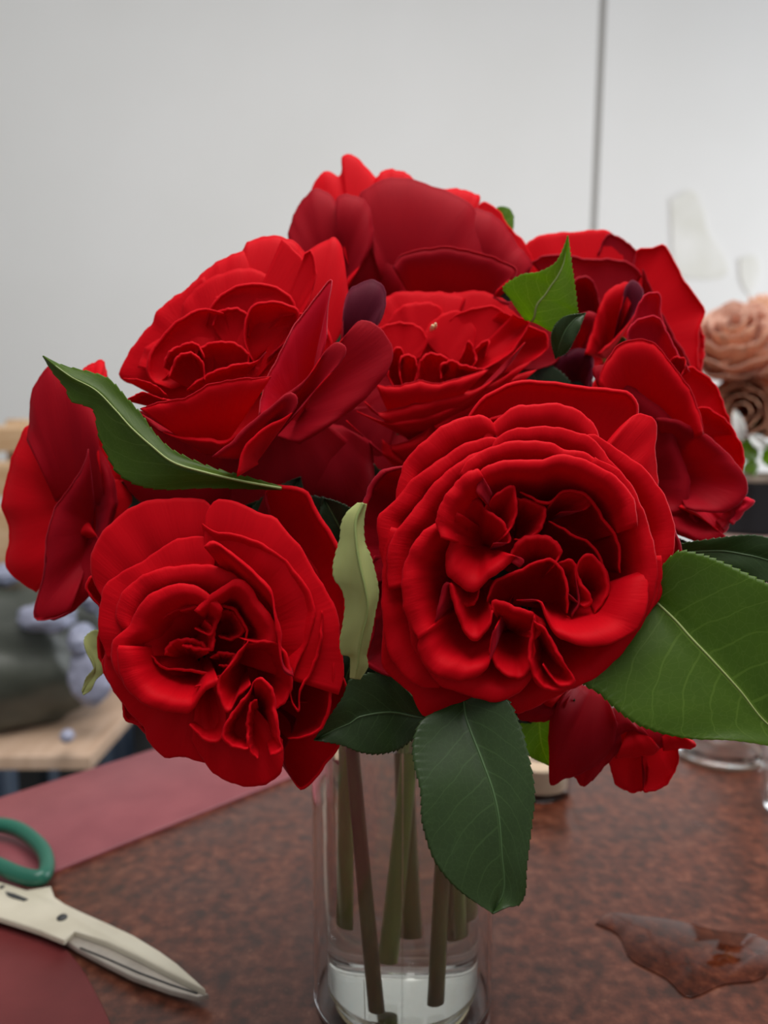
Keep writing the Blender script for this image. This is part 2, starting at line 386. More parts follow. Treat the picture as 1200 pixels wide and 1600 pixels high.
# ================================================================= SETTING
def struct(o): o['kind'] = 'structure'; return o
WY = 1.9
struct(box('floor', (-3, -1.5, -0.05), (3.2, WY, 0), FLOORM))
seam_lo = unproj(926, 420, (WY - 0) / 1.0); 
def wall_pt(px, py):
    r = (px - 600) / 1200 * RGT + (800 - py) / 1200 * UPV + FWD
    return CAM + r * (WY / r[1])
w1 = wall_pt(943, 0); w2 = wall_pt(928, 350)
def seam_x(z): return w2[0] + (w1[0] - w2[0]) * (z - w2[2]) / (w1[2] - w2[2])
wr = root('wall_back', (0, WY, 0), None, None); wr['kind'] = 'structure'
g = 0.0055
def wall_panel(name, pts, mat, y0, y1):
    n = len(pts); V = [(p[0], y0, p[1]) for p in pts] + [(p[0], y1, p[1]) for p in pts]
    F = [tuple(range(n)), tuple(range(2*n-1, n-1, -1))] + [(i, n+i, n+(i+1) % n, (i+1) % n) for i in range(n)]
    return mesh(name, V, F, mat, wr, smooth=False)
wall_panel('panel', [(-3, 0), (seam_x(0) - g, 0), (seam_x(2.9) - g * 1.8, 2.9), (-3, 2.9)], WALL, WY, WY + 0.04)
wall_panel('panel', [(seam_x(0) + g, 0), (3.2, 0), (3.2, 2.9), (seam_x(2.9) + g * 1.8, 2.9)], WALL, WY, WY + 0.04)
wall_panel('joint', [(seam_x(0) - .02, 0), (seam_x(0) + .02, 0), (seam_x(2.9) + .03, 2.9), (seam_x(2.9) - .03, 2.9)], JOINT, WY + 0.012, WY + 0.035)
def patch(pts):
    P = catmull(pts + [pts[0]], 40)[:-1]
    q = [wall_pt(a, b) for a, b in P]
    return wall_panel('plaster_patch', [(a[0], a[2]) for a in q][::-1], STAIN, WY - 0.003, WY + 0.001)
patch([(1048, 312), (1080, 298), (1096, 320), (1105, 360), (1130, 400), (1135, 430), (1090, 436), (1056, 425), (1050, 370)])
patch([(1155, 405), (1180, 400), (1186, 430), (1172, 460), (1158, 440)])
struct(box('wall_left', (-3.05, -1.5, 0), (-3, WY + .04, 2.9), WALL))

# ---------------------------------------------------------------- table (its long edge runs at 45 degrees)
tbl = root('table', (0.45, 0.35, 0), 'heavy table with a glossy reddish brown speckled granite top', 'table')
# edge line: y - x = 0.846
tp = [(-0.75, 0.096), (0.95, 1.796), (2.1, 0.65), (0.4, -1.05)]
prism('table_top', tp, TZ - 0.035, TZ, GRANITE, tbl, bev=0.003)
for (cx, cy) in [(-0.52, 0.10), (0.93, 1.55), (1.85, 0.62), (0.40, -0.80)]:
    box('leg', (cx - .03, cy - .03, 0), (cx + .03, cy + .03, TZ - 0.035), DARKM, tbl, 0.004)
# burgundy strip along the edge
st = root('edging_strip', (-0.2, 0.55, TZ), 'long dusty burgundy vinyl strip along the far edge of the table', 'table strip')
prism('strip_body', [(-0.745, 0.099), (0.945, 1.789), (1.035, 1.700), (-0.655, 0.010)], TZ, TZ + 0.0022, VINYL, st, bev=0.001)
# round mat, lower left
c0 = on_plane(-60, 1640)
e = [on_plane(x, y) for x, y in [(-40, 1415), (30, 1440), (80, 1468), (120, 1505), (150, 1555), (175, 1610), (190, 1680)]]
e = [(p[0], p[1]) for p in e] + [(e[-1][0] - .02, 0.10), (-0.35, 0.10), (-0.40, 0.22), (-0.37, 0.30), (-0.31, 0.335)]
mat_o = prism('mat', catmull(e + [e[0]], 60)[:-1], TZ, TZ + 0.002, VINYL_D, None, bev=0.0008)
tag(mat_o, 'dark burgundy mat with a rounded corner under the scissors', 'mat')

# ================================================================= ROSES
PX = lambda ox, oy, s, pts: [(ox + p[0] * s, oy + p[1] * s) + tuple(p[2:]) for p in pts]
PROF = {'cup': (.55, .0, 0, 1.00, .40, 0), 'ring': (.22, .70, 0, .58, 1.08, 2), 'bowl': (.72, .10, 0, .78, 1.06, 2), 'bowlb': (.50, .25, 0, .66, 1.06, 2), 'out': (.35, .35, 9, .85, .75, 9),
        'flat': (.35, .35, 0, .7, .75, 3), 'deep': (.75, .05, 0, 1.03, .55, 0)}

def petal(rt, d0, rim, base, dz, bdz, prof='cup', lip=1.2, mats=None, ruf=0.5, nu=40, nv=16, ends=None, bw=10, outf=False, curl=None):
    """rim: traced edge points (px,py[,extra dz mm]); base (px,py); dz, bdz mm towards the viewer"""
    R = np.array([(p[0], p[1], p[2] if len(p) > 2 else 0.0) for p in rim], float)
    R = catmull(R, nu)
    t = np.linspace(0, 1, nu)
    ph = RNG.rand(4) * 6.28
    wob = ruf * (np.sin(t * 17 + ph[0]) * .6 + np.sin(t * 31 + ph[1]) * .4)
    env = np.sin(np.pi * t) ** 0.5
    rz = dz + R[:, 2] + wob * 1.1 + (0 if ends is None else (-abs(ends)) * (1 - env))
    B = np.array(base, float)
    lat = R[:, :2] - B; L = np.linalg.norm(lat, axis=1, keepdims=True) + 1e-6; un = lat / L
    Rx = R[:, :2] + un * (np.sin(t * 25 + ph[2]) * .5 + np.sin(t * 47 + ph[3]) * .5 + .35 * np.sin(t * 83 + ph[0]))[:, None] * ruf * 2.6
    bdz = bdz + RNG.uniform(-1.5, 1.5)
    tg = R[-1, :2] - R[0, :2]; tg /= np.linalg.norm(tg) + 1e-6
    Bs = B + np.outer((t - .5) * bw, tg)
    f1, h1, m1, f2, h2, m2 = PROF[prof] if isinstance(prof, str) else prof
    G = np.zeros((nu, nv, 3)); vs = np.linspace(0, 1, nv) ** 0.9
    latR = Rx - Bs
    for j, v in enumerate(vs):
        b = ((1-v)**3, 3*(1-v)**2*v, 3*(1-v)*v*v, v**3)
        G[:, j, :2] = Bs * 1 + latR * (b[1] * f1 + b[2] * f2 + b[3])
        G[:, j, 2] = b[0]*bdz + b[1]*(bdz+(rz-bdz)*h1+m1) + b[2]*(bdz+(rz-bdz)*h2+m2) + b[3]*rz
    # gentle creases running base -> rim
    cr = (np.sin(t * 9 + ph[1] * 2) * .7 + np.sin(t * 15 + ph[2]) * .4)[:, None] * (vs * (1 - vs * .6))[None, :] * ruf * 1.3
    G[:, :, 2] += cr
    UV = np.zeros((nu, nv, 2)); UV[..., 0] = t[:, None]; UV[..., 1] = vs[None, :] * 0.94
    if lip:
        k = d0 / 1200 * 1000
        rr = abs(lip) * .62; ang = np.radians([30, 60, 90, 115])
        ext = np.zeros((nu, 4, 3)); sg = -1 if lip > 0 else 1
        base_l = G[:, -1].copy()
        e2 = np.clip(env * 1.3, 0.15, 1)
        for j, a in enumerate(ang):
            ext[:, j, :2] = base_l[:, :2] + un * (rr * np.sin(a) / k * e2)[:, None]
            ext[:, j, 2] = base_l[:, 2] + sg * rr * (1 - np.cos(a)) * e2
        G = np.concatenate([G, ext], 1)
        U2 = np.zeros((nu, 4, 2)); U2[..., 0] = t[:, None]; U2[..., 1] = np.array([.955, .97, .985, 1.0])[None, :]
        UV = np.concatenate([UV, U2], 1)
    W = unproj(G[..., 0], G[..., 1], d0 - G[..., 2] / 1000)
    N = grid_normals(W); c = ((CAM - W) * N).sum(2).mean()
    flip = c < 0
    if mats is None: mats = (PET_OUT, PET_IN) if outf else (PET_IN, PET_OUT)
    return sheet('petal', W, 0.00045, mats, rt, UV, flip=flip)

VASE_C = np.array([0.0090, 0.352])
VASE_TOP = 0.152
def bez(P0, P1, P2, P3, n):
    t = np.linspace(0, 1, n)[:, None]
    return (1-t)**3*P0 + 3*(1-t)**2*t*P1 + 3*(1-t)*t*t*P2 + t**3*P3

def rose_root(label, name='rose'):
    return root(name, (VASE_C[0], VASE_C[1], TZ + 0.012), label, 'rose', 'red roses in the glass vase')

def stem_and_calyx(rt, head, axis, mouth, foot, mat=STEM_B, r=0.0027, thorns=(), rb=None):
    """head: world point of the flower base; axis: direction the flower faces"""
    head = np.array(head, float); axis = np.array(axis, float); axis /= np.linalg.norm(axis)
    m = np.array([VASE_C[0] + mouth[0], VASE_C[1] + mouth[1], TZ + VASE_TOP])
    f = np.array([VASE_C[0] + foot[0], VASE_C[1] + foot[1], TZ + foot[2]])
    p0 = head - axis * 0.004
    d1 = np.linalg.norm(m - head)
    td = (m - f) / np.linalg.norm(m - f)
    a = bez(p0, p0 - axis * d1 * .35, m + td * d1 * .45, m, 14)
    b = np.linspace(m, f, 12)[1:]
    path = np.vstack([a, b]); rads = np.linspace(r * .9, r * 1.1, len(path))
    s = tube('stem', path, rads, mat, rt, seg=12)
    for q in thorns:
        i = int(q * (len(path) - 2)); p = path[i]; sd = np.array([math.cos(q * 40), math.sin(q * 40) * .5, 0.25])
        V = []; F = []
        t_ = td; u = np.cross(t_, sd); u /= np.linalg.norm(u)
        for k in range(6):
            an = k * math.pi / 3; V.append(p + sd * r * .6 + (math.cos(an) * u * .0009 + math.sin(an) * t_ * .0020))
        V.append(p + sd * r * .6 + sd * .0042)
        F = [(k, (k+1) % 6, 6) for k in range(6)]
        mesh('thorn', V, F, THORN, s)
    # calyx: hip + five sepals
    u = np.cross(axis, [0, 0, 1.0]);
    if np.linalg.norm(u) < .1: u = np.array([1.0, 0, 0])
    u /= np.linalg.norm(u); v = np.cross(axis, u)
    V = []; F = []; prof = [(.0022, -.006), (.0045, -.002), (.0055, .002), (.0050, .006), (.001, .008)]
    for (rr, h) in prof:
        for k in range(12):
            an = k * math.pi / 6; V.append(head + axis * h + rr * (math.cos(an) * u + math.sin(an) * v))
    for i in range(len(prof) - 1):
        for k in range(12): F.append((i*12+k, i*12+(k+1) % 12, (i+1)*12+(k+1) % 12, (i+1)*12+k))
    F.append(tuple(range(12))[::-1]); F.append(tuple(48 + k for k in range(12)))
    cx = mesh('calyx', V, F, STEM_G, rt)
    for k in range(5):
        an = k * 2 * math.pi / 5 + .3; d = math.cos(an) * u + math.sin(an) * v; side = np.cross(axis, d)
        G = np.zeros((5, 7, 3))
        for j in range(7):
            tt = j / 6; wd = .0045 * (1 - tt) ** .8 * (1 if j else .7)
            for i in range(5):
                o_ = (i - 2) / 2
                G[i, j] = head + axis * (.003 + .007 * math.sin(tt * 2.6)) + d * (.005 + .020 * tt) + side * wd * o_ - axis * abs(o_) * -.0008
        UV = np.stack(np.meshgrid(np.linspace(0, 1, 5), np.linspace(0, 1, 7), indexing='ij'), -1)
        sheet('sepal', G, .0004, (LEAF, LEAF), cx, UV)

def backfill(rt, d0, c, R, dz, bdz, n=6, ph=0.0, asp=1.0, rot=0.0, mats=None, span=1.25):
    """outer whorl of guard petals behind the traced ones"""
    for k in range(n):
        a0 = ph + k * 2 * math.pi / n; pts = []
        for q in np.linspace(-.5, .5, 7):
            a = a0 + q * 2 * math.pi / n * span
            rr = R * (1 - .28 * (2 * abs(q)) ** 3) * (1 + .03 * math.sin(k * 5 + q * 7))
            x, y = rr * math.cos(a), rr * math.sin(a) * asp
            pts.append((c[0] + x * math.cos(rot) - y * math.sin(rot), c[1] + x * math.sin(rot) + y * math.cos(rot)))
        petal(rt, d0, pts, c, dz - (k % 2) * 3, bdz, 'cup', 1.2, mats, nu=18, nv=10)

# ---------------------------------------------------------------- rose A: large, front right
def build(rt, d0, T, base, rows, default_b=None):
    """rows: (profile, dz, bdz, points, options)"""
    bx = (T[0] + base[0] * T[2], T[1] + base[1] * T[2])
    for row in rows:
        prof, dz, bdz, pts = row[:4]; kw = dict(row[4]) if len(row) > 4 else {}
        b = kw.pop('base', None)
        bb = bx if b is None else (T[0] + b[0] * T[2], T[1] + b[1] * T[2])
        petal(rt, d0, PX(*T, pts), bb, dz, bdz, prof, **kw)

dA = 0.272; TA = (560, 580, 0.45)
A = rose_root('largest fully open red rose with a quartered centre, above the hanging leaf')
build(A, dA, TA, (590, 660), [
 ('cup', -34, -46, [(300,300),(380,170),(450,90),(560,42),(700,52),(850,68),(930,80),(962,118),(968,150),(950,260),(900,330)], dict(lip=1.5)),
 ('out', -30, -46, [(820,300),(905,200),(968,152),(1010,165),(1032,190),(1025,290),(1036,400),(1000,480)], dict(lip=.8)),
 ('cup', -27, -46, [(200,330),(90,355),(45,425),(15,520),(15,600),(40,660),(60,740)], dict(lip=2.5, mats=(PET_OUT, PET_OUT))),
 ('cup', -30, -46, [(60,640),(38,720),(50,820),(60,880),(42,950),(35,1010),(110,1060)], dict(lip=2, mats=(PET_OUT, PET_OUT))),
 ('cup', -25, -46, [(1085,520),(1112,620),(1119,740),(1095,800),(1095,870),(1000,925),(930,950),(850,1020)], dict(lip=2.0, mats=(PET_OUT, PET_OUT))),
 ('bowl', -20, -46, [(90,880),(98,1020),(190,1110),(240,1190),(330,1200),(420,1180),(480,1140),(520,1050)], dict(lip=2)),
 ('bowl', -20, -46, [(430,1050),(490,1135),(540,1172),(600,1160),(690,1112),(800,1060),(850,1000)], dict(lip=2)),
 ('bowl', -15, -46, [(420,260),(470,190),(555,128),(600,128),(680,122),(740,135),(800,180),(830,225),(840,300)], dict(lip=1.5)),
 ('bowl', -14, -46, [(130,480),(150,380),(180,310),(260,230),(340,180),(420,165),(470,190),(480,260)], dict(lip=1.8)),
 ('bowl', -13, -46, [(760,230),(820,228),(900,280),(960,320),(1010,370),(1060,440),(1087,530),(1090,620),(1062,700),(1040,790),(990,860)], dict(lip=1)),
 ('bowl', -12, -46, [(100,700),(82,620),(80,510),(130,460),(190,390),(280,320),(380,260),(470,235),(500,260)], dict(lip=1.6)),
 ('bowl', -12, -46, [(110,540),(98,650),(95,780),(100,900),(130,1000),(200,1075),(280,1100)], dict(lip=2)),
 ('bowl', -10, -46, [(440,300),(500,225),(600,200),(700,205),(800,235),(860,300),(930,380)], dict(lip=1)),
 ('bowl', -7, -46, [(180,800),(188,890),(200,950),(240,1010),(290,1080),(380,1110),(480,1137),(560,1100),(620,1040)], dict(lip=2)),
 ('bowl', -7, -46, [(590,1020),(620,1080),(680,1102),(750,1085),(830,1050),(900,980),(960,900),(1010,820),(1045,720),(1050,640)], dict(lip=1.5)),
 ('bowl', -9, -46, [(110,760),(115,620),(160,540),(240,440),(300,370),(370,320),(430,285),(490,265)], dict(lip=2)),
 ('bowl', -5, -46, [(820,300),(900,350),(950,410),(975,470),(1005,550),(1027,650),(1022,770),(980,860),(920,930)], dict(lip=1)),
 ('bowl', -5, -46, [(350,360),(400,305),(470,270),(560,252),(670,258),(700,280),(780,290),(850,340),(890,400)], dict(lip=1.5)),
 ('bowl', -2, -46, [(400,400),(440,340),(520,320),(620,318),(700,300),(790,320),(880,370),(950,450),(965,540)], dict(lip=1.5)),
 ('bowl', -1, -46, [(210,930),(172,820),(165,730),(185,640),(235,565),(290,525),(345,490)], dict(lip=2.2)),
 ('bowl', 3, -40, [(290,580),(282,510),(320,430),(370,375),(415,350),(430,368),(410,420)], dict(lip=2)),
 ('bowl', -2, -46, [(230,900),(215,960),(270,1040),(370,1062),(450,1020),(470,900)], dict(lip=2)),
 # inside the bowl
 ('cup', -9, -42, [(560,420),(600,440),(660,462),(700,425),(750,418),(805,450),(850,520),(900,600),(905,700)], {}),
 ('cup', -13, -42, [(660,520),(740,570),(800,600),(850,680),(862,740),(830,830),(770,875),(722,850)], {}),
 ('flat', -6, -34, [(360,520),(372,480),(415,448),(440,485),(485,515),(515,560),(520,595),(470,597)], dict(base=(430,620), bw=20)),
 ('flat', -5, -34, [(440,470),(480,432),(532,404),(546,470),(535,530),(505,575)], dict(base=(440,600), bw=20)),
 ('flat', -10, -36, [(545,440),(600,458),(642,480),(635,535),(600,572),(540,585)], dict(base=(545,560), bw=30)),
 ('flat', -13, -38, [(660,470),(700,430),(760,424),(803,452),(780,482),(700,490)], dict(base=(640,520), bw=10)),
 ((.3,.4,0,.6,1.0,2), -3, -28, [(330,560),(315,640),(318,700),(360,735),(402,756),(460,702),(510,668),(535,643),(565,652),(558,682)], dict(base=(430,600), bw=30, lip=1.8)),
 ('flat', -9, -36, [(530,640),(560,598),(620,580),(675,596),(697,635),(675,680)], dict(base=(610,720), bw=20, lip=2)),
 ('cup', -7, -36, [(450,800),(470,740),(540,705),(620,668),(670,658),(700,690),(722,750),(722,840)], dict(base=(600,820), bw=40)),
 ('flat', -10, -34, [(690,670),(740,660),(760,720),(805,795),(780,815),(725,770)], dict(base=(690,760), bw=20)),
 ('flat', -10, -36, [(740,850),(765,800),(755,700),(790,640),(850,690),(860,770),(820,840)], dict(base=(760,770), bw=20)),
 ('flat', -3, -30, [(268,870),(290,800),(318,735),(345,820),(365,885),(402,925),(445,890),(466,830)], dict(base=(400,760), bw=30, lip=1.8)),
 ('flat', -8, -34, [(318,735),(330,790),(380,810),(410,790),(420,740)], dict(base=(400,690), bw=20)),
 ((.3,.5,0,.6,1.0,1), -4, -36, [(466,830),(470,800),(560,830),(612,850),(642,885),(610,930)], dict(base=(520,900), bw=20)),
 ('flat', -4, -34, [(470,900),(462,980),(500,1040),(560,1060),(605,1000),(600,900)], dict(base=(520,900), bw=30)),
 ('flat', -1, -30, [(612,850),(602,930),(600,1020),(645,1095),(700,1100),(745,1080)], dict(base=(650,960), bw=30)),
 ('flat', 0, -30, [(610,870),(645,900),(700,1000),(745,1070),(700,1090),(640,1020)], dict(base=(640,980), bw=20, lip=1.5)),
 ((.3,.5,0,.6,1.0,2), 1, -40, [(550,795),(632,800),(662,870),(702,922),(800,948),(900,930),(970,875),(1000,780),(995,690)], dict(base=(680,790), bw=60, lip=1.2, ends=9)),
])
backfill(A, dA, (822, 860), 205, -36, -46, 6, .3)
stem_and_calyx(A, unproj(825, 880, dA + .048), CAM - unproj(825, 860, dA), (0.018, -0.020), (0.012, -0.012, 0.012), STEM_B, .0030, (.55, .7))

# ---------------------------------------------------------------- rose B: front left
dB = 0.282; TB = (120, 740, 0.38333)
B = rose_root('open red rose in front at lower left, over the dusty strip, facing the viewer')
build(B, dB, TB, (520, 720), [
 ('cup', -24, -46, [(700,300),(780,190),(768,120),(770,75),(800,62),(880,65),(930,90),(980,180),(1050,290),(1080,420),(1092,560),(1078,700)], dict(lip=2.2)),
 ('cup', -24, -46, [(900,1000),(840,1140),(870,1230),(910,1280),(960,1250),(1010,1180),(1060,1110),(1085,1000),(1090,850),(1040,760)], dict(lip=1)),
 ('cup', -26, -46, [(160,640),(110,560),(60,500),(42,455),(75,420),(110,440),(180,380)], {}),
 ('cup', -26, -46, [(130,700),(115,800),(190,930),(200,990),(260,1020),(360,1000)], {}),
 ('ring', -17, -46, [(110,520),(70,400),(80,320),(130,240),(220,160),(320,125),(440,118),(520,125),(580,170)], dict(lip=2.5)),
 ('ring', -16, -46, [(120,690),(135,820),(200,930),(280,1020),(300,1080),(370,1142),(440,1140),(540,1165),(620,1100)], dict(lip=2)),
 ('ring', -13, -46, [(470,1080),(520,1160),(570,1215),(640,1250),(740,1260),(800,1230),(832,1180),(835,1080)], dict(lip=2)),
 ('ring', -12, -46, [(520,190),(545,140),(580,115),(640,128),(720,165),(800,190),(835,235),(900,310),(960,410),(1000,480),(1042,560),(1062,680),(1077,830),(1060,900)], dict(lip=2)),
 ('ring', -12, -46, [(130,760),(100,650),(103,560),(120,470),(200,405),(300,350),(400,282),(480,265),(570,275)], dict(lip=1.4)),
 ('bowlb', -9, -46, [(200,640),(170,590),(190,510),(270,430),(380,395),(500,385),(600,402),(665,435)], dict(lip=2)),
 ('cup', -12, -46, [(900,500),(965,540),(1005,600),(1042,720),(1035,880),(1010,1000),(960,1060),(860,1080)], {}),
 ((.45,.55,0,.85,.9,0), -10, -46, [(510,205),(560,240),(680,260),(780,310),(870,380),(960,530),(950,640),(900,760),(875,830)], dict(lip=1, base=(600,640))),
 ('bowlb', -6, -46, [(230,900),(160,780),(162,690),(230,620),(258,560),(330,490),(430,462),(500,480),(550,510),(595,555)], dict(lip=2)),
 ('cup', -8, -46, [(1000,560),(992,660),(962,780),(910,880),(903,962),(878,930),(868,880)], dict(base=(860,700), lip=1.2)),
 ('flat', -2, -40, [(520,300),(570,290),(640,340),(720,410),(790,490),(806,580),(820,680),(842,795),(882,822)], dict(base=(800,640), bw=80, lip=3.2)),
 ('bowlb', -5, -44, [(480,560),(550,505),(660,440),(740,530),(800,620),(812,686),(750,690),(690,680)], dict(base=(600,640), lip=1.5)),
 ('bowlb', -4, -44, [(175,700),(180,790),(210,860),(280,930),(400,962),(465,960),(512,890),(580,848)], dict(lip=1.6)),
 ('flat', -3, -38, [(700,680),(645,760),(588,830),(580,890),(620,965),(660,900),(710,860)], dict(base=(690,760), bw=30)),
 ('flat', -5, -38, [(680,700),(740,690),(820,700),(870,820),(850,920),(800,960)], dict(base=(720,770), bw=40)),
 ('flat', 0, -34, [(720,850),(745,840),(790,880),(802,960),(822,1080),(832,1120),(790,1150)], dict(base=(740,980), bw=30, lip=1.6)),
 ('flat', -1, -34, [(720,850),(700,900),(650,965),(598,1060),(640,1110),(700,1120)], dict(base=(690,1000), bw=30)),
 ('flat', -2, -34, [(735,920),(710,945),(700,1030),(705,1120),(740,1160)], dict(base=(745,1030), bw=30)),
 ('flat', -6, -36, [(480,870),(560,860),(600,960),(600,1060),(540,1090),(460,1020)], dict(base=(540,920), bw=50)),
 ('cup', -12, -40, [(250,720),(300,640),(380,570),(470,545),(560,540),(640,560),(690,640),(680,700)], {}),
 ('cup', -14, -40, [(300,740),(360,790),(480,800),(570,825),(610,810),(650,750)], dict(lip=1.3)),
 ('flat', -13, -38, [(360,740),(380,700),(430,680),(500,690),(540,730)], dict(base=(470,760))),
 ('flat', -10, -36, [(420,560),(480,550),(560,540),(585,560),(560,620),(545,655),(480,630)], dict(base=(480,600), bw=20)),
 ('flat', -11, -36, [(430,700),(490,712),(547,712),(552,640),(520,600)], dict(base=(480,660), bw=20)),
 ('flat', -15, -38, [(575,580),(610,560),(660,600),(672,650),(620,672),(575,660)], dict(base=(600,640))),
 ('flat', -15, -38, [(545,750),(590,735),(640,745),(620,780),(580,780)], dict(base=(600,770))),
])
backfill(B, dB, (345, 1005), 185, -32, -46, 6, .1)
stem_and_calyx(B, unproj(350, 1010, dB + .048), CAM - unproj(350, 980, dB), (-0.022, -0.018), (-0.010, -0.015, 0.010), STEM_B, .0030, (.6, .75))

# ---------------------------------------------------------------- rose C: upper left, tilted back
dC = 0.312; TC = (160, 350, 0.4)
C = rose_root('bright red rose at upper left, tilted up beside the serrated leaf')
b1 = (520, 600)
build(C, dC, TC, b1, [
 ('out', -8, -30, [(940,450),(1000,385),(1060,395),(1120,470),(1118,560),(1060,640),(980,720),(880,790),(770,860)], dict(base=(640,800), outf=True, lip=1)),
 ('cup', -38, -30, [(760,300),(750,160),(830,95),(880,72),(902,55),(930,90),(945,180),(957,280),(942,400),(900,475)], dict(base=(800,620), lip=1)),
 ('cup', -30, -28, [(200,640),(80,605),(100,520),(150,450),(200,390),(215,350),(260,312),(340,252),(400,210)], dict(lip=1)),
 ('cup', -34, -28, [(230,380),(260,312),(340,250),(430,165),(480,140),(550,110),(600,140)], dict(lip=.8)),
 ('cup', -36, -28, [(480,200),(548,112),(568,78),(620,60),(690,55),(750,80),(790,130),(800,220)], dict(lip=1.2)),
 ('cup', -28, -24, [(300,420),(330,300),(420,220),(540,180),(640,200),(700,280)], dict(lip=.6)),
 ('cup', -24, -24, [(700,60),(775,140),(797,195),(785,280),(750,350),(700,430),(640,490),(560,560),(460,600)], dict(base=(480,560), lip=1)),
 ('cup', -20, -24, [(790,120),(815,110),(832,180),(825,240),(790,330),(740,410),(690,500)], dict(base=(600,600), lip=1)),
 ('cup', -26, -22, [(140,560),(180,480),(280,430),(360,400),(440,420)], dict(base=(420,620), lip=.6)),
 ('cup', -8, -20, [(80,605),(150,612),(210,635),(250,668)], dict(base=(260,700), lip=.8)),
 ('cup', -4, -20, [(95,690),(160,660),(220,680),(300,700)], dict(base=(300,740), lip=.8)),
 # heart
 ('cup', -14, -26, [(590,540),(560,470),(555,415),(580,335),(640,308),(710,318),(765,350),(740,430),(650,520)], dict(base=(620,560), lip=1.2)),
 ('cup', -20, -26, [(430,400),(455,350),(520,335),(570,365),(570,440)], dict(base=(520,520))),
 ('cup', -24, -26, [(450,330),(450,290),(540,265),(625,292),(640,330)], dict(base=(540,480))),
 ('cup', -12, -24, [(240,560),(270,500),(360,470),(400,520)], dict(base=(380,640))),
 ('cup', -10, -24, [(260,600),(300,520),(350,510),(390,545),(400,610)], dict(base=(380,660))),
 ('cup', -14, -24, [(360,540),(380,490),(480,465),(560,500),(570,560)], dict(base=(480,600))),
 ('cup', -10, -24, [(330,650),(400,600),(500,560),(600,540),(640,500)], dict(base=(500,650))),
 # front outside faces
 ('out', 12, -16, [(150,725),(220,700),(320,685),(420,632),(520,612),(660,598)], dict(base=(430,880), lip=-.8, bw=40)),
 ('out', 6, -16, [(160,745),(190,790),(290,830),(400,842),(480,850),(560,795),(650,780)], dict(base=(450,900), lip=1, bw=40)),
 ('out', 8, -20, [(612,752),(630,650),(690,520),(740,420),(800,335),(892,225),(880,330),(875,450)], dict(base=(780,760), lip=-1, mats=(PET_PINK, PET_IN))),
 ('out', 17, -14, [(640,745),(700,680),(760,640),(810,590),(870,500),(920,466),(948,490),(925,545),(840,640),(760,740)], dict(base=(620,880), lip=1, outf=True)),
 ('out', 20, -12, [(430,912),(500,860),(560,800),(640,735),(720,668),(757,680),(740,740),(650,790),(590,840),(545,900),(530,985)], dict(base=(600,930), lip=1, outf=True)),
])
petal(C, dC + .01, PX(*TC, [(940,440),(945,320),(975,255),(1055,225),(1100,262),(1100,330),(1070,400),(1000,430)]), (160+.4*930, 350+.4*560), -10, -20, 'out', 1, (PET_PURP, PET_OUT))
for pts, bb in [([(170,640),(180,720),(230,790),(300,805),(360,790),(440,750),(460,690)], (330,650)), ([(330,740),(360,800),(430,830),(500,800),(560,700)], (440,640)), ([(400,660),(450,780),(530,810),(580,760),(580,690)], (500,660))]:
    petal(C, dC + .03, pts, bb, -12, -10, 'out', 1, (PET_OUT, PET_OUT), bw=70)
backfill(C, dC, (370, 570), 150, -18, -26, 5, 1.6, .75, -.5)
stem_and_calyx(C, unproj(400, 640, dC + .040), unproj(300, 380, dC) - unproj(400, 640, dC + .03), (-0.020, 0.0), (-0.019, 0.004, 0.040), STEM_G, .0027, (.7,))

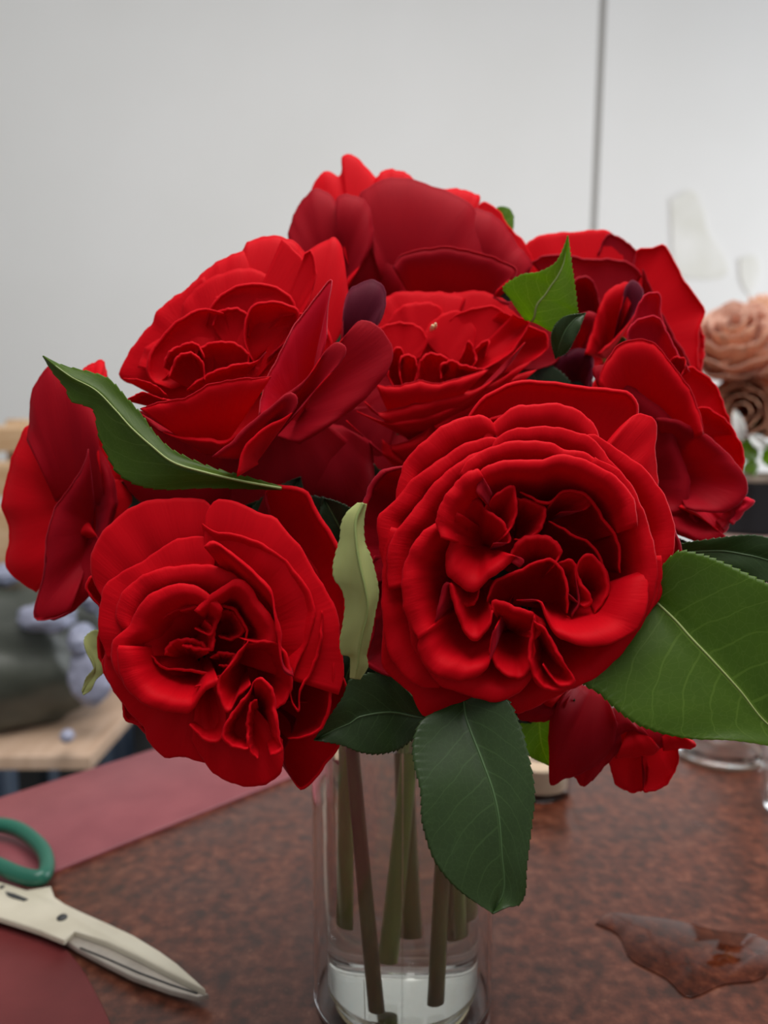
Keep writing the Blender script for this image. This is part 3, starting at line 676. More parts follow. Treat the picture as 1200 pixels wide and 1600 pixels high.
# ---------------------------------------------------------------- rose D: centre
dD = 0.345; TD = (530, 430, 0.30833)
D = rose_root('cup shaped red rose in the middle of the bunch, with pale stamens')
build(D, dD, TD, (480, 480), [
 ('cup', -30, -30, [(1000,480),(1110,420),(1085,190),(980,168),(920,120),(850,140),(780,110)], dict(lip=1, mats=(PET_OUT, PET_OUT))),
 ('cup', -18, -30, [(820,180),(950,255),(1040,300),(1052,370),(980,430),(890,480),(800,500)], dict(lip=1)),
 ('cup', -30, -28, [(180,400),(190,260),(220,180),(240,120),(300,95),(450,92),(560,100),(640,120)], dict(lip=1)),
 ('cup', -31, -28, [(500,130),(580,98),(700,88),(800,115),(880,170),(945,235),(900,340)], dict(lip=1)),
 ('cup', -24, -26, [(560,230),(620,190),(700,170),(800,165),(842,230),(850,300),(800,380),(740,440),(690,468)], dict(base=(560,470), lip=.8)),
 ('cup', -12, -24, [(880,200),(945,230),(957,250),(920,320),(870,390),(800,440),(700,490),(600,530),(490,558)], dict(base=(560,520), lip=.8)),
 ('cup', -22, -24, [(200,330),(205,275),(280,250),(360,250),(425,290),(440,340),(410,420)], dict(base=(330,440), lip=1)),
 ('cup', -27, -26, [(250,250),(300,180),(380,150),(480,155),(535,205),(540,280)], dict(base=(420,380))),
 ('cup', -25, -26, [(430,330),(440,290),(500,220),(600,190),(665,240),(685,340),(620,440)], dict(base=(530,430), lip=1)),
 ('cup', -14, -24, [(600,450),(630,390),(655,340),(690,420),(680,465)], dict(base=(600,500))),
 ('cup', -15, -24, [(690,460),(690,380),(755,335),(740,420)], dict(base=(680,480))),
 ('cup', -8, -22, [(275,562),(248,500),(262,410),(300,372),(325,400),(310,480)], dict(base=(320,580))),
 ('cup', -6, -22, [(318,556),(305,460),(330,410),(380,425),(395,480),(380,545)], dict(base=(350,600))),
 ('cup', -10, -22, [(395,535),(420,430),(470,402),(545,430),(560,480)], dict(base=(470,560))),
 ('cup', -8, -22, [(515,525),(520,460),(570,440),(620,460),(690,475),(740,480)], dict(base=(570,550))),
 ('out', 6, -14, [(185,555),(280,568),(350,550),(420,540),(500,552),(620,520),(760,478)], dict(base=(380,760), lip=-.6, bw=60)),
 ('out', 2, -16, [(130,640),(180,695),(280,683),(380,655),(480,632),(600,600),(720,568),(850,470),(940,340)], dict(base=(440,800), lip=-.6, bw=60)),
 ('out', 0, -18, [(90,690),(160,720),(230,742),(330,735),(450,710),(600,655),(720,580),(830,522),(900,470),(978,436)], dict(base=(480,820), lip=-.6, bw=60)),
 ('out', -3, -20, [(480,760),(600,690),(700,640),(800,545),(900,508),(1000,480)], dict(base=(600,800), lip=-.6, bw=60)),
 ('out', -6, -24, [(35,735),(90,790),(150,850),(215,900),(222,830),(232,862),(330,852),(430,795),(485,705),(600,690)], dict(base=(400,980), lip=-.6, bw=60)),
], None)
backfill(D, dD, (700, 570), 125, -34, -34, 6, .5, .85)
for pts, bb in [([(500,640),(470,700),(490,770),(560,810),(640,790),(690,720)], (640,640)), ([(640,740),(600,800),(640,860),(720,860),(780,800)], (690,660)), ([(520,560),(490,600),(500,660),(540,720),(600,740)], (620,600))]:
    petal(D, dD, pts, bb, -26, -30, 'out', 1, (PET_OUT, PET_OUT), bw=40)
for i, (x, y, hh) in enumerate([(467, 262, 9), (482, 254, 8)]):
    p0 = unproj(TD[0] + x * TD[2], TD[1] + (y + 20) * TD[2], dD + .022); p1 = unproj(TD[0] + (x+6) * TD[2], TD[1] + (y - 8) * TD[2], dD + .012)
    tube('stamen', [p0, (p0 + p1) / 2, p1], [.0006, .0009, .0005], REFL_STAMEN, D, 6)
stem_and_calyx(D, unproj(680, 700, dD + .035), (0, -.35, .9), (0.004, 0.010), (-0.004, 0.014, 0.020), STEM_G, .0027)

# ---------------------------------------------------------------- rose E: top, seen from its side
dE = 0.385; TE = (430, 220, 0.375)
E = rose_root('topmost red rose of the bunch, turned away to show broad outer petals')
build(E, dE, TE, (560, 560), [
 ('cup', -26, -20, [(180,330),(150,215),(180,160),(218,128),(262,152),(278,130),(280,72),(310,58),(350,82),(400,140),(440,200),(450,320)], dict(base=(330,520), lip=.6)),
 ('cup', -24, -20, [(400,220),(430,150),(480,125),(545,142),(580,172),(640,240)], dict(base=(520,420))),
 ('cup', -26, -20, [(660,300),(690,215),(760,208),(845,235),(842,285),(820,360)], dict(base=(720,460))),
 ('cup', -18, -20, [(800,420),(848,275),(890,265),(940,310),(960,350),(1020,410),(1050,460),(1080,545),(1040,600)], dict(base=(820,600), lip=1)),
 ('out', -6, -14, [(60,440),(58,390),(75,325),(110,260),(165,205),(240,240),(272,320),(268,420)], dict(base=(260,620), lip=.8, outf=True, bw=60)),
 ('out', -2, -12, [(255,300),(262,238),(330,232),(382,268),(405,350),(402,430),(365,500),(300,575)], dict(base=(270,600), lip=.8, outf=True, bw=60)),
 ('out', -10, -20, [(280,560),(340,480),(410,400),(480,460),(560,560),(600,640)], dict(base=(430,700), lip=.8, outf=True, bw=60)),
 ('out', -10, -14, [(820,420),(830,290),(880,300),(950,350),(1000,430),(1062,505),(1055,560)], dict(base=(850,620), lip=.8, outf=True, bw=60)),
 ((.35,.35,5,.85,.75,7), -8, -10, [(400,440),(380,330),(352,240),(400,190),(470,162),(560,165),(650,190),(740,228),(810,268),(852,340),(880,430),(888,480)], dict(base=(560,590), lip=.8, outf=True, bw=90)),
 ((.4,.35,6,.9,.8,8), 10, -10, [(490,530),(520,490),(570,465),(640,455),(740,450),(850,475),(930,500),(985,525),(1002,555),(960,590),(920,630)], dict(base=(720,690), lip=-1.4, mats=(PET_OUT, PET_IN), bw=120)),
])
backfill(E, dE, (640, 400), 130, -26, -20, 6, 0, .7)
stem_and_calyx(E, unproj(640, 440, dE + .03), (0.0, -.1, 1), (0.0, 0.022), (0.003, 0.020, 0.030), STEM_B, .0028)

# ---------------------------------------------------------------- rose F: upper right
dF = 0.378; TF = (780, 340, 0.35)
Fr = rose_root('dark red rose at the top right, behind the upright serrated leaf')
build(Fr, dF, TF, (500, 560), [
 ('cup', -26, -26, [(120,260),(128,130),(180,90),(300,75),(440,65),(490,72),(540,120),(560,260)], dict(lip=1.5)),
 ('cup', -24, -26, [(440,160),(490,78),(560,110),(612,152),(645,195),(650,300)], dict(lip=1, mats=(PET_OUT, PET_OUT))),
 ('cup', -20, -26, [(600,420),(612,155),(680,138),(736,128),(775,195),(830,290),(870,350),(912,415),(890,505),(882,600),(890,690)], dict(lip=.8)),
 ('cup', -22, -26, [(880,450),(908,540),(907,620),(893,690),(860,720)], dict(base=(700,600))),
 ('cup', -12, -24, [(640,230),(665,290),(710,400),(770,520),(830,620),(870,700)], dict(base=(640,620), mats=(PET_OUT, PET_OUT), lip=.8)),
 ('cup', -18, -24, [(140,200),(240,170),(400,190),(560,200),(640,260)], dict(base=(440,500), mats=(PET_OUT, PET_IN))),
 ('cup', -8, -24, [(320,420),(335,290),(400,272),(435,330),(450,400)], dict(base=(420,560), mats=(PET_OUT, PET_OUT))),
 ('out', 4, -20, [(385,610),(420,500),(450,400),(485,335),(540,300),(575,300),(590,380)], dict(base=(480,620), lip=.8)),
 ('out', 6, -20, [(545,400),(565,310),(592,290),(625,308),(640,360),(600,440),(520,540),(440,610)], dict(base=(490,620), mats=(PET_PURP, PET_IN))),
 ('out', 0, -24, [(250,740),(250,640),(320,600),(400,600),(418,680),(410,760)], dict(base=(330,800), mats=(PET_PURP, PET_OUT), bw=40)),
 ('out', 2, -24, [(290,600),(340,480),(380,430),(430,440),(420,540),(390,610)], dict(base=(340,640), outf=True)),
])
backfill(Fr, dF, (960, 500), 95, -26, -28, 6, .4)
stem_and_calyx(Fr, unproj(950, 560, dF + .03), (0.35, -.1, 1), (0.018, 0.018), (0.016, 0.014, 0.030), STEM_B, .0026)

# ---------------------------------------------------------------- rose G: right, turned to the right
dG = 0.335; TG = TF
Gr = rose_root('red rose at the right edge of the bunch with pale rimmed petals, turned right')
build(Gr, dG, TG, (700, 1000), [
 ('cup', -18, -26, [(740,760),(800,700),(855,670),(930,720),(975,770),(1000,850),(1028,910),(1030,970)], dict(base=(760,980), lip=.8)),
 ('cup', -14, -26, [(840,880),(900,850),(955,868),(1010,910),(1060,980),(1087,1060),(1075,1145),(1000,1180)], dict(base=(800,1050), lip=.8)),
 ('cup', -12, -24, [(570,560),(580,500),(640,450),(705,448),(735,490),(790,600),(850,690)], dict(base=(680,760), lip=.6, mats=(PET_PINK, PET_OUT))),
 ('cup', -15, -24, [(570,540),(600,450),(648,352),(715,345),(720,430),(745,500)], dict(base=(650,640), lip=.6, mats=(PET_PINK, PET_OUT))),
 ('cup', -10, -24, [(750,650),(790,625),(830,640),(815,700),(790,720)], dict(base=(760,760), lip=.6)),
 ('out', -2, -24, [(1000,1400),(1050,1320),(1080,1262),(1100,1250),(1130,1272),(1090,1310),(1040,1370)], dict(base=(940,1300), mats=(PET_PINK, PET_OUT))),
 ('out', -6, -24, [(850,1330),(900,1390),(960,1410),(1000,1400),(1040,1330),(1050,1290)], dict(base=(880,1260), mats=(PET_PINK, PET_OUT))),
 ('out', 0, -24, [(740,1270),(760,1370),(850,1430),(930,1450),(1012,1432),(960,1385),(900,1340),(800,1290)], dict(base=(780,1250), mats=(PET_OUT, PET_IN), bw=40)),
 ((.35,.3,4,.85,.8,8), -4, -22, [(420,700),(425,665),(490,668),(550,718),(640,795),(750,880),(782,950),(792,1020),(830,1120),(846,1200),(832,1295),(770,1330)], dict(base=(600,1120), outf=True, lip=.6, bw=80)),
 ((.35,.3,4,.85,.8,6), 2, -20, [(700,900),(785,905),(900,965),(990,1030),(1045,1090),(1080,1140),(1107,1210),(1060,1280),(980,1312),(900,1310),(835,1298)], dict(base=(760,1120), outf=True, lip=.8, bw=60)),
 ((.35,.3,6,.85,.8,10), 4, -20, [(440,740),(480,640),(535,575),(600,550),(680,556),(722,600),(770,660),(830,740),(870,820),(900,900),(912,968)], dict(base=(680,960), lip=-.8, bw=80, mats=(PET_IN, PET_OUT))),
])
backfill(Gr, dG, (1000, 700), 120, -24, -28, 6, .2, 1.15)
stem_and_calyx(Gr, unproj(960, 780, dG + .03), (.8, -.2, .45), (0.024, 0.004), (0.022, 0.006, 0.042), STEM_G, .0026, (.7,))

# ---------------------------------------------------------------- rose H: far left, side view
dH = 0.335; TH = (0, 540, 0.2875)
Hr = rose_root('red rose at the far left of the bunch, seen from its side behind the leaf')
build(Hr, dH, TH, (520, 850), [
 ('cup', -22, -10, [(420,170),(480,118),(555,90),(575,155),(600,260)], dict(base=(480,420))),
 ((.35,.35,8,.85,.75,8), -20, -18, [(240,420),(150,440),(100,540),(60,660),(32,770),(18,865),(45,950),(58,1050),(38,1150),(60,1235),(130,1290),(200,1340)], dict(base=(420,900), lip=1, bw=80)),
 ((.35,.35,8,.85,.75,8), -4, -12, [(150,520),(165,380),(175,270),(225,165),(285,122),(390,190),(480,300),(530,420),(520,560)], dict(base=(440,860), outf=True, lip=1, bw=80)),
 ('out', -8, -18, [(470,640),(500,520),(560,600),(620,760),(620,900),(560,1050),(480,1090)], dict(base=(520,900), outf=True, bw=60)),
 ('out', -6, -18, [(330,1100),(460,1040),(540,1060),(560,1180),(500,1330),(400,1430),(290,1485),(230,1460)], dict(base=(440,960), outf=True, bw=60)),
 ((.3,.35,4,.75,.75,6), 4, -10, [(480,560),(472,610),(430,700),(350,820),(290,920),(255,1060),(250,1180),(225,1300),(190,1470),(290,1482),(380,1440)], dict(base=(500,1020), outf=True, lip=-.8, bw=80)),
])
backfill(Hr, dH, (120, 770), 95, -26, -20, 6, .4, 1.6)
stem_and_calyx(Hr, unproj(200, 840, dH + .035), (-1, -.15, .15), (-0.030, 0.010), (-0.028, 0.008, 0.045), STEM_B, .0026)

# ---------------------------------------------------------------- rose I: small, hanging low under the right leaf
dI = 0.318; TI = (780, 1060, 0.26667)
Ir = rose_root('small drooping red rose hanging below the large right leaf, facing down')
build(Ir, dI, TI, (560, 100), [
 ('out', -4, -14, [(300,180),(200,150),(115,215),(180,245),(300,235),(380,180)], dict(base=(420,60), outf=True)),
 ('out', -2, -14, [(340,140),(310,215),(298,340),(300,500),(308,615),(380,582),(440,560),(560,500),(660,400),(700,280)], dict(base=(540,60), outf=True, bw=50)),
 ('out', -6, -16, [(430,540),(460,590),(492,620),(535,598),(640,480),(720,400)], dict(base=(620,200), outf=True, bw=40)),
 ('cup', -10, -14, [(640,440),(660,540),(688,618),(740,650),(790,662),(850,640),(880,520)], dict(base=(760,260), bw=30, lip=.6)),
 ('cup', -8, -14, [(840,460),(855,560),(848,655),(920,650),(980,612),(1022,550),(1046,470),(1048,380)], dict(base=(850,260), bw=30, lip=.6)),
 ('out', -4, -14, [(640,420),(700,330),(780,300),(860,360),(930,400),(880,440),(760,450),(680,470)], dict(base=(740,180), outf=True, bw=40)),
 ('out', -6, -14, [(880,440),(940,400),(1045,332),(1100,340),(1142,382),(1120,402),(1050,405),(960,420)], dict(base=(860,220), outf=True, bw=40)),
])
stem_and_calyx(Ir, unproj(860, 1050, dI + .030), (.1, -.1, -.9), (0.020, -0.012), (0.021, -0.006, 0.040), STEM_G, .0024)

# ================================================================= LEAVES
def leaf(rt, left, right, d0, d1, mat, crease=2.5, bow=4.0, teeth=1.6, mid=None, nt=14, back=None, name='leaf', label=None, T=(0, 0, 1), rib=True, curve=0.0, petiole=None):
    n = 10 * nt + 1
    Lp = catmull(PX(*T, left), n); Rp = catmull(PX(*T, right), n)
    t = np.linspace(0, 1, n)
    Mp = (Lp + Rp) / 2 if mid is None else catmull(PX(*T, mid), n)
    saw = ((t * nt * 1.7) % 1.0)
    amp = teeth * (1 - t * .5) * np.clip(t * 8, 0, 1) * np.clip((1 - t) * 10, 0, 1)
    DD = []
    for Q in (Lp, Rp):
        out = Q[:, :2] - Mp[:, :2]; out /= np.linalg.norm(out, axis=1, keepdims=True) + 1e-6
        tg = np.gradient(Q[:, :2], axis=0); tg /= np.linalg.norm(tg, axis=1, keepdims=True) + 1e-6
        DD.append(out * (amp * saw)[:, None] * 2.8 + tg * (amp * saw)[:, None] * 2.0)
    us = np.array([-1, -.96, -.9, -.75, -.55, -.35, -.17, 0, .17, .35, .55, .75, .9, .96, 1.0]); nu = len(us)
    G = np.zeros((nu, n, 3)); dep = d0 + (d1 - d0) * t - bow / 1000 * np.sin(np.pi * t) + 0
    for i, u in enumerate(us):
        if u < 0: q = Mp[:, :2] * (1 + u) + Lp[:, :2] * (-u)
        else: q = Mp[:, :2] * (1 - u) + Rp[:, :2] * u
        q = q.copy(); q[:, :2] += (DD[0] if u < 0 else DD[1]) * abs(u) ** 18
        dd = dep - crease / 1000 * (abs(u) - .35 * u * u) + curve / 1000 * u + .0003 * np.sin(t * 19 + u * 4) * abs(u)
        G[i] = unproj(q[:, 0], q[:, 1], dd)
    UV = np.stack(np.meshgrid((us + 1) / 2, t, indexing='ij'), -1)
    N = grid_normals(G); flip = ((CAM - G) * N).sum(2).mean() < 0
    o = sheet(name, G, .0005, (mat, back or mat), rt, UV, flip=flip)
    if label: o['label'] = label
    if rib:
        tube('midrib', G[nu // 2, :int(n * .95)] - 0.0003 * FWD, np.linspace(.0006, .0002, int(n * .95)), VEINP if mat in (LEAF_P, LEAF_B) else VEIN, o, 6)
    return o
VEIN = simple('leaf_vein', (0.05, 0.10, 0.03), 0.5); VEINP = simple('pale_leaf_vein', (0.26, 0.32, 0.10), 0.5)

# serrated leaf at the left, folded in front of rose H
leaf(Hr, [(440,765),(330,762),(260,764),(218,758),(187,741),(172,718),(155,678),(146,640),(112,626),(103,606),(82,580),(67,556)],
     [(440,760),(400,750),(340,735),(288,714),(260,697),(239,675),(221,649),(195,620),(172,594),(144,583),(100,572),(67,556)], .300, .300, LEAF_B, crease=-5, teeth=1.6, back=LEAF,
     mid=[(440,763),(380,752),(320,738),(270,722),(235,695),(205,668),(180,640),(150,610),(110,588),(67,556)])
# upright leaf between roses E and F
leaf(Fr, [(820,500),(800,470),(788,450),(815,430),(843,425),(868,411),(880,390),(887,368)], [(840,505),(868,518),(900,490),(901,480),(897,445),(892,410),(889,385),(887,368)], .345, .335, LEAF_B, crease=3, teeth=1.4)
leaf(Fr, [(868,560),(862,530),(868,508),(885,494),(915,489)], [(868,560),(886,548),(902,520),(910,500),(915,489)], .338, .330, LEAF, crease=2, teeth=1)
# pale yellow-green leaf between the two front roses
TP_ = (500, 740, .225)
leaf(B, [(262,205),(190,270),(150,350),(140,450),(110,560),(92,650),(100,730),(150,800),(175,900),(160,1050),(140,1150),(150,1250),(205,1268),(212,1340),(210,1420)],
     [(325,212),(305,300),(300,400),(312,490),(345,560),(380,680),(405,830),(385,950),(360,1090),(335,1200),(322,1260),(332,1340),(280,1428)], .262, .272, LEAF_P, crease=-4, bow=5, teeth=.7, T=TP_, label='pale yellow-green leaf underside with a torn end',
     mid=[(300,205),(250,330),(255,500),(280,650),(310,780),(330,900),(325,1000),(300,1100),(275,1220),(260,1330),(245,1425)])
T2 = (480, 1040, .35)
leaf(A, [(560,235),(480,150),(350,40),(200,60),(160,140),(100,230),(30,332)], [(560,240),(480,315),(400,372),(310,392),(230,382),(150,352),(30,332)], .315, .300, LEAF, crease=3, teeth=1.5, T=T2)
leaf(A, [(640,180),(520,240),(478,330),(478,430),(508,560),(516,700),(560,850),(620,942),(690,1012),(760,1062),(828,1107)],
     [(760,130),(880,145),(940,250),(985,400),(1012,560),(1002,700),(978,900),(972,1010),(945,1066),(895,1078),(828,1107)], .288, .262, LEAF, crease=4, bow=7, teeth=1.3, T=T2, mid=[(700,160),(712,240),(780,420),(830,560),(856,680),(870,850),(878,1000),(828,1107)], nt=18)
T5 = (840, 820, .3)
leaf(Gr, [(560,330),(720,150),(850,160),(940,190),(1100,265),(1240,340),(1400,520),(1530,760),(1580,1000),(1600,1240)],
     [(560,380),(250,805),(330,880),(430,972),(530,1040),(640,1082),(800,1112),(1000,1120),(1200,1150),(1420,1200),(1600,1240)], .290, .262, LEAF_B, crease=3, bow=5, teeth=1.6, T=T5, back=LEAF, nt=22,
     mid=[(560,350),(710,490),(800,590),(905,700),(1050,860),(1200,1040),(1420,1170),(1600,1240)])
leaf(Gr, [(640,180),(720,110),(900,78),(1050,58),(1160,60),(1300,110),(1480,240)], [(640,200),(800,190),(960,200),(1100,260),(1240,310),(1380,300),(1480,240)], .325, .300, LEAF, crease=2, bow=6, teeth=1.0, T=T5)
leaf(Ir, [(840,1090),(818,1110),(806,1140),(815,1170),(835,1186),(858,1196)], [(850,1090),(868,1105),(880,1130),(878,1160),(870,1185),(858,1196)], .335, .33, LEAF_B, crease=1, teeth=1, rib=False)
leaf(E, [(770,350),(778,325),(795,326),(803,338)], [(770,360),(785,372),(800,362),(803,338)], .42, .42, LEAF_B, crease=.5, teeth=.8, rib=False)
leaf(B, [(175,1000),(150,985),(132,998),(136,1020),(148,1040),(134,1060),(128,1080)], [(178,1030),(172,1040),(160,1042),(162,1050),(150,1062),(142,1078),(130,1086)], .33, .32, LEAF_P, crease=1, teeth=.6, rib=False, label='small pale green leaf')
# leaves added to fill gaps in the bunch, its inner shade in their green
def shade_leaf(rt, x0, y0, x1, y1, wd, d0, d1):
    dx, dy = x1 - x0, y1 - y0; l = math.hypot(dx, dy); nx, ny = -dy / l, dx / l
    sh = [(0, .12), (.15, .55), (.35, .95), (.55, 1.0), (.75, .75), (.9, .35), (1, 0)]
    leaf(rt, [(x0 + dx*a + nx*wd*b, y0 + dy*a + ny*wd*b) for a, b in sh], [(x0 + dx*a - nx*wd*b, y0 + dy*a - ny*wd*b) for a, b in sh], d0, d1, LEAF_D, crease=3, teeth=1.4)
shade_leaf(D, 620, 880, 380, 790, 55, .355, .345)
shade_leaf(D, 640, 850, 440, 690, 60, .37, .36)
shade_leaf(B, 380, 900, 470, 745, 40, .352, .345)
shade_leaf(D, 560, 880, 506, 778, 34, .335, .320)
shade_leaf(C, 400, 860, 170, 760, 60, .37, .36)
shade_leaf(E, 640, 560, 520, 430, 60, .41, .40)
shade_leaf(Fr, 860, 600, 800, 420, 60, .42, .41)
shade_leaf(Gr, 900, 800, 880, 560, 60, .40, .39)
shade_leaf(Gr, 940, 900, 1080, 850, 40, .36, .345)
shade_leaf(Ir, 700, 980, 830, 1130, 60, .335, .33)
shade_leaf(A, 620, 980, 560, 1110, 50, .335, .325)
shade_leaf(Hr, 300, 900, 200, 1000, 50, .36, .36)
shade_leaf(D, 560, 640, 525, 480, 45, .385, .38)
shade_leaf(Fr, 880, 680, 820, 560, 45, .385, .38)
shade_leaf(B, 580, 960, 532, 1080, 28, .325, .318)

# ================================================================= VASE
vz = TZ
vr = root('vase', (VASE_C[0], VASE_C[1], vz), 'clear double walled glass cylinder vase holding the red roses', 'vase')
R0 = 0.0435
outer = [(0.030, .0005), (R0 - .003, .0005), (R0 - .0006, .002), (R0, .006), (R0, VASE_TOP - .001), (R0 - .0008, VASE_TOP), (R0 - .0016, VASE_TOP - .001), (R0 - .0016, .007), (R0 - .003, .0035), (0.030, .0025), (0.0002, .0025), (0.0002, .0005), (0.030, .0005)]
lathe('outer_wall', outer, (*VASE_C, vz), GLASS, vr, 96)
R1 = 0.0368; zb = 0.0055
inner = [(0.0002, zb), (.030, zb), (.0345, zb + .0015), (R1, zb + .006), (R1, VASE_TOP - .002), (R1 - .0008, VASE_TOP - .001), (R1 - .0016, VASE_TOP - .002), (R1 - .0016, zb + .008), (.033, zb + .0045), (.029, zb + .003), (.0002, zb + .003), (.0002, zb)]
lathe('inner_wall', inner, (*VASE_C, vz), GLASS, vr, 96)
WL = 0.140
wat = [(.0002, zb + .0026), (.0292, zb + .0026), (.0333, zb + .0041), (R1 - .0013, zb + .0079), (R1 - .0013, WL), (.0002, WL), (.0002, zb + .0026)]
wo = lathe('water', wat, (*VASE_C, vz), WATER, None, 96); tag(wo, 'clear water filling the glass vase around the stems', 'water')
lathe('base_reflection_disc', [(0.0002, .0028), (.0330, .0028), (.0335, .0032), (.0335, .0040), (.0330, .0044), (.0002, .0044), (0.0002, .0028)], (*VASE_C, vz), REFL_STAMEN, vr, 64)  # disc added in place of the bright reflection at the vase bottom

# ================================================================= SCISSORS
TS = (0, 1180, 0.41667)
sc = root('scissors', on_plane(120, 1480), 'flower scissors with green looped handles and cream blades, on the left', 'scissors')
def plane_out(pts, h, n=None):
    q = PX(*TS, pts)
    if n: q = catmull(q + [q[0]], n)[:-1]
    return [tuple(on_plane(a, b, h)[:2]) for a, b in q]
prism('blade', plane_out([(-140,560),(0,598),(60,615),(150,648),(240,686),(290,720),(380,768),(500,828),(640,878),(740,903),(782,893),(700,845),(600,790),(450,725),(330,660),(180,560),(0,510),(-120,500)], .006), TZ + .0030, TZ + .0058, STEEL, sc, bev=.0008)
prism('blade', plane_out([(-160,470),(0,468),(100,500),(190,485),(205,525),(245,552),(300,578),(400,622),(500,668),(600,728),(665,775),(730,832),(770,872),(700,840),(620,800),(520,748),(400,692),(280,652),(240,686),(150,650),(60,620),(0,602),(-150,570)], .010), TZ + .0060, TZ + .0092, CREAM, sc, bev=.0009)
# raised bevel ridge
q = [on_plane(*p, .0062) for p in PX(*TS, [(300,722),(400,762),(520,815),(640,860),(740,893)])]
tube('edge_line', q, .0004, DARKM, sc, 6)
pv = on_plane(*PX(*TS, [(233, 612)])[0], .009)
lathe('pivot_screw', [(.0002, 0), (.0028, 0), (.0028, .0008), (.0022, .0014), (.0002, .0016)], (pv[0], pv[1], TZ + .009), DARKM, sc, 24)
for pts in ([(20,512),(50,518),(105,540),(90,546),(50,535),(28,526)], [(0,490),(18,488),(12,497),(-2,500)]):
    prism('slot', plane_out(pts, .0096), TZ + .0090, TZ + .0098, DARKM, sc)
loop = PX(*TS, [(-120,262),(0,262),(70,280),(130,322),(168,370),(176,420),(160,455),(125,462),(60,445),(0,418),(-110,370),(-180,310)])
lp = catmull(loop + [loop[0]], 61)[:-1]
LP = np.array([on_plane(a, b, .012) for a, b in lp])
tube('handle_loop', LP, .0046, GREENP, sc, 14, closed=True, flat=1.1)
loop2 = PX(*TS, [(-150,520),(-240,470),(-420,440),(-560,480),(-600,560),(-540,640),(-380,660),(-220,600)])
LP2 = np.array([on_plane(a, b, .010) for a, b in catmull(loop2 + [loop2[0]], 51)[:-1]])
tube('handle_loop', LP2, .0046, GREENP, sc, 12, closed=True)

# ================================================================= SMALL THINGS ON THE TABLE
# small jar seen behind the vase, right
j = on_plane(845, 1245)
jr = root('jar', (j[0], j[1] + .012, TZ), 'small squat jar of tan wax standing behind the glass vase', 'jar')
JC = (j[0], j[1] + .012, TZ); 
lathe('jar_body', [(.0002, 0), (.021, 0), (.0235, .002), (.0245, .006), (.0245, .034), (.0230, .034), (.0230, .006), (.0002, .004), (.0002, 0)], JC, GLASS, jr, 48)
lathe('wax', [(.0002, .0045), (.0222, .0065), (.0224, .024), (.0002, .025)], JC, WAX, jr, 48)
tube('rim_band', [(JC[0] + .0242*math.cos(a), JC[1] + .0242*math.sin(a), TZ + .034) for a in np.linspace(0, 2*math.pi, 41)[:-1]], .0012, TAN, jr, 8, closed=True)
# low glass dish under the right leaf
j = on_plane(1122, 1176)
gd = root('glass_dish', (j[0], j[1], TZ), 'low clear glass dish half hidden under the large right leaf', 'dish')
lathe('bowl', [(.0002, .0005), (.030, .0005), (.037, .003), (.040, .010), (.041, .028), (.0395, .029), (.038, .028), (.037, .012), (.034, .006), (.0002, .004), (.0002, .0005)], (j[0], j[1], TZ), GLASS, gd, 64)
lathe('foot_ring', [(.033, 0), (.036, 0), (.0365, .0025), (.033, .0025), (.033, 0)], (j[0], j[1], TZ), TAN, gd, 64)
# clear tumbler entering at the right edge
j = on_plane(1262, 1270)
tb = root('tumbler', (j[0], j[1], TZ), 'clear glass tumbler cut by the right edge of the photo', 'glass')
lathe('tumbler_body', [(.0002, .0005), (.026, .0005), (.029, .002), (.034, .055), (.0345, .06), (.0330, .06), (.0275, .006), (.0002, .004), (.0002, .0005)], (j[0], j[1], TZ), GLASS, tb, 64)
tube('lip', [(j[0] + .0338*math.cos(a), j[1] + .0338*math.sin(a), TZ + .06) for a in np.linspace(0, 2*math.pi, 49)[:-1]], .0011, GLASS, tb, 8, closed=True)
# spilled water
pud = catmull([(930,1445),(965,1462),(985,1500),(1040,1530),(1075,1560),(1130,1540),(1190,1530),(1215,1490),(1180,1462),(1120,1455),(1060,1440),(1000,1432),(950,1428),(930,1445)], 50)[:-1]
po = prism('puddle', [tuple(on_plane(a, b)[:2]) for a, b in pud], TZ + .0001, TZ + .0008, WET, None, bev=.0003)
tag(po, 'thin puddle of spilled water on the granite in the right corner', 'puddle')

# ---------------------------------------------------------------- peach roses in a dark vase, right background
pc = np.array([0.405, 0.84])
pvz = root('vase', (pc[0], pc[1], TZ), 'round black banded vase with tan rim holding the peach roses', 'vase')
topz = unproj(1180, 738, .88)[2] - TZ
lathe('vase_body', [(.0002, 0), (.040, 0), (.046, .01), (.050, topz - .075), (.050, topz - .062), (.0002, topz - .062)], (*pc, TZ), PINKW, pvz, 48)
lathe('black_band', [(.050, topz - .0615), (.0505, topz - .058), (.0505, topz - .008), (.049, topz - .0065), (.046, topz - .0065), (.046, topz - .0615), (.050, topz - .0615)], (*pc, TZ), BLACK, pvz, 48)
lathe('rim', [(.045, topz - .006), (.0515, topz - .006), (.052, topz - .003), (.0515, topz), (.045, topz), (.045, topz - .006)], (*pc, TZ), TAN, pvz, 48)

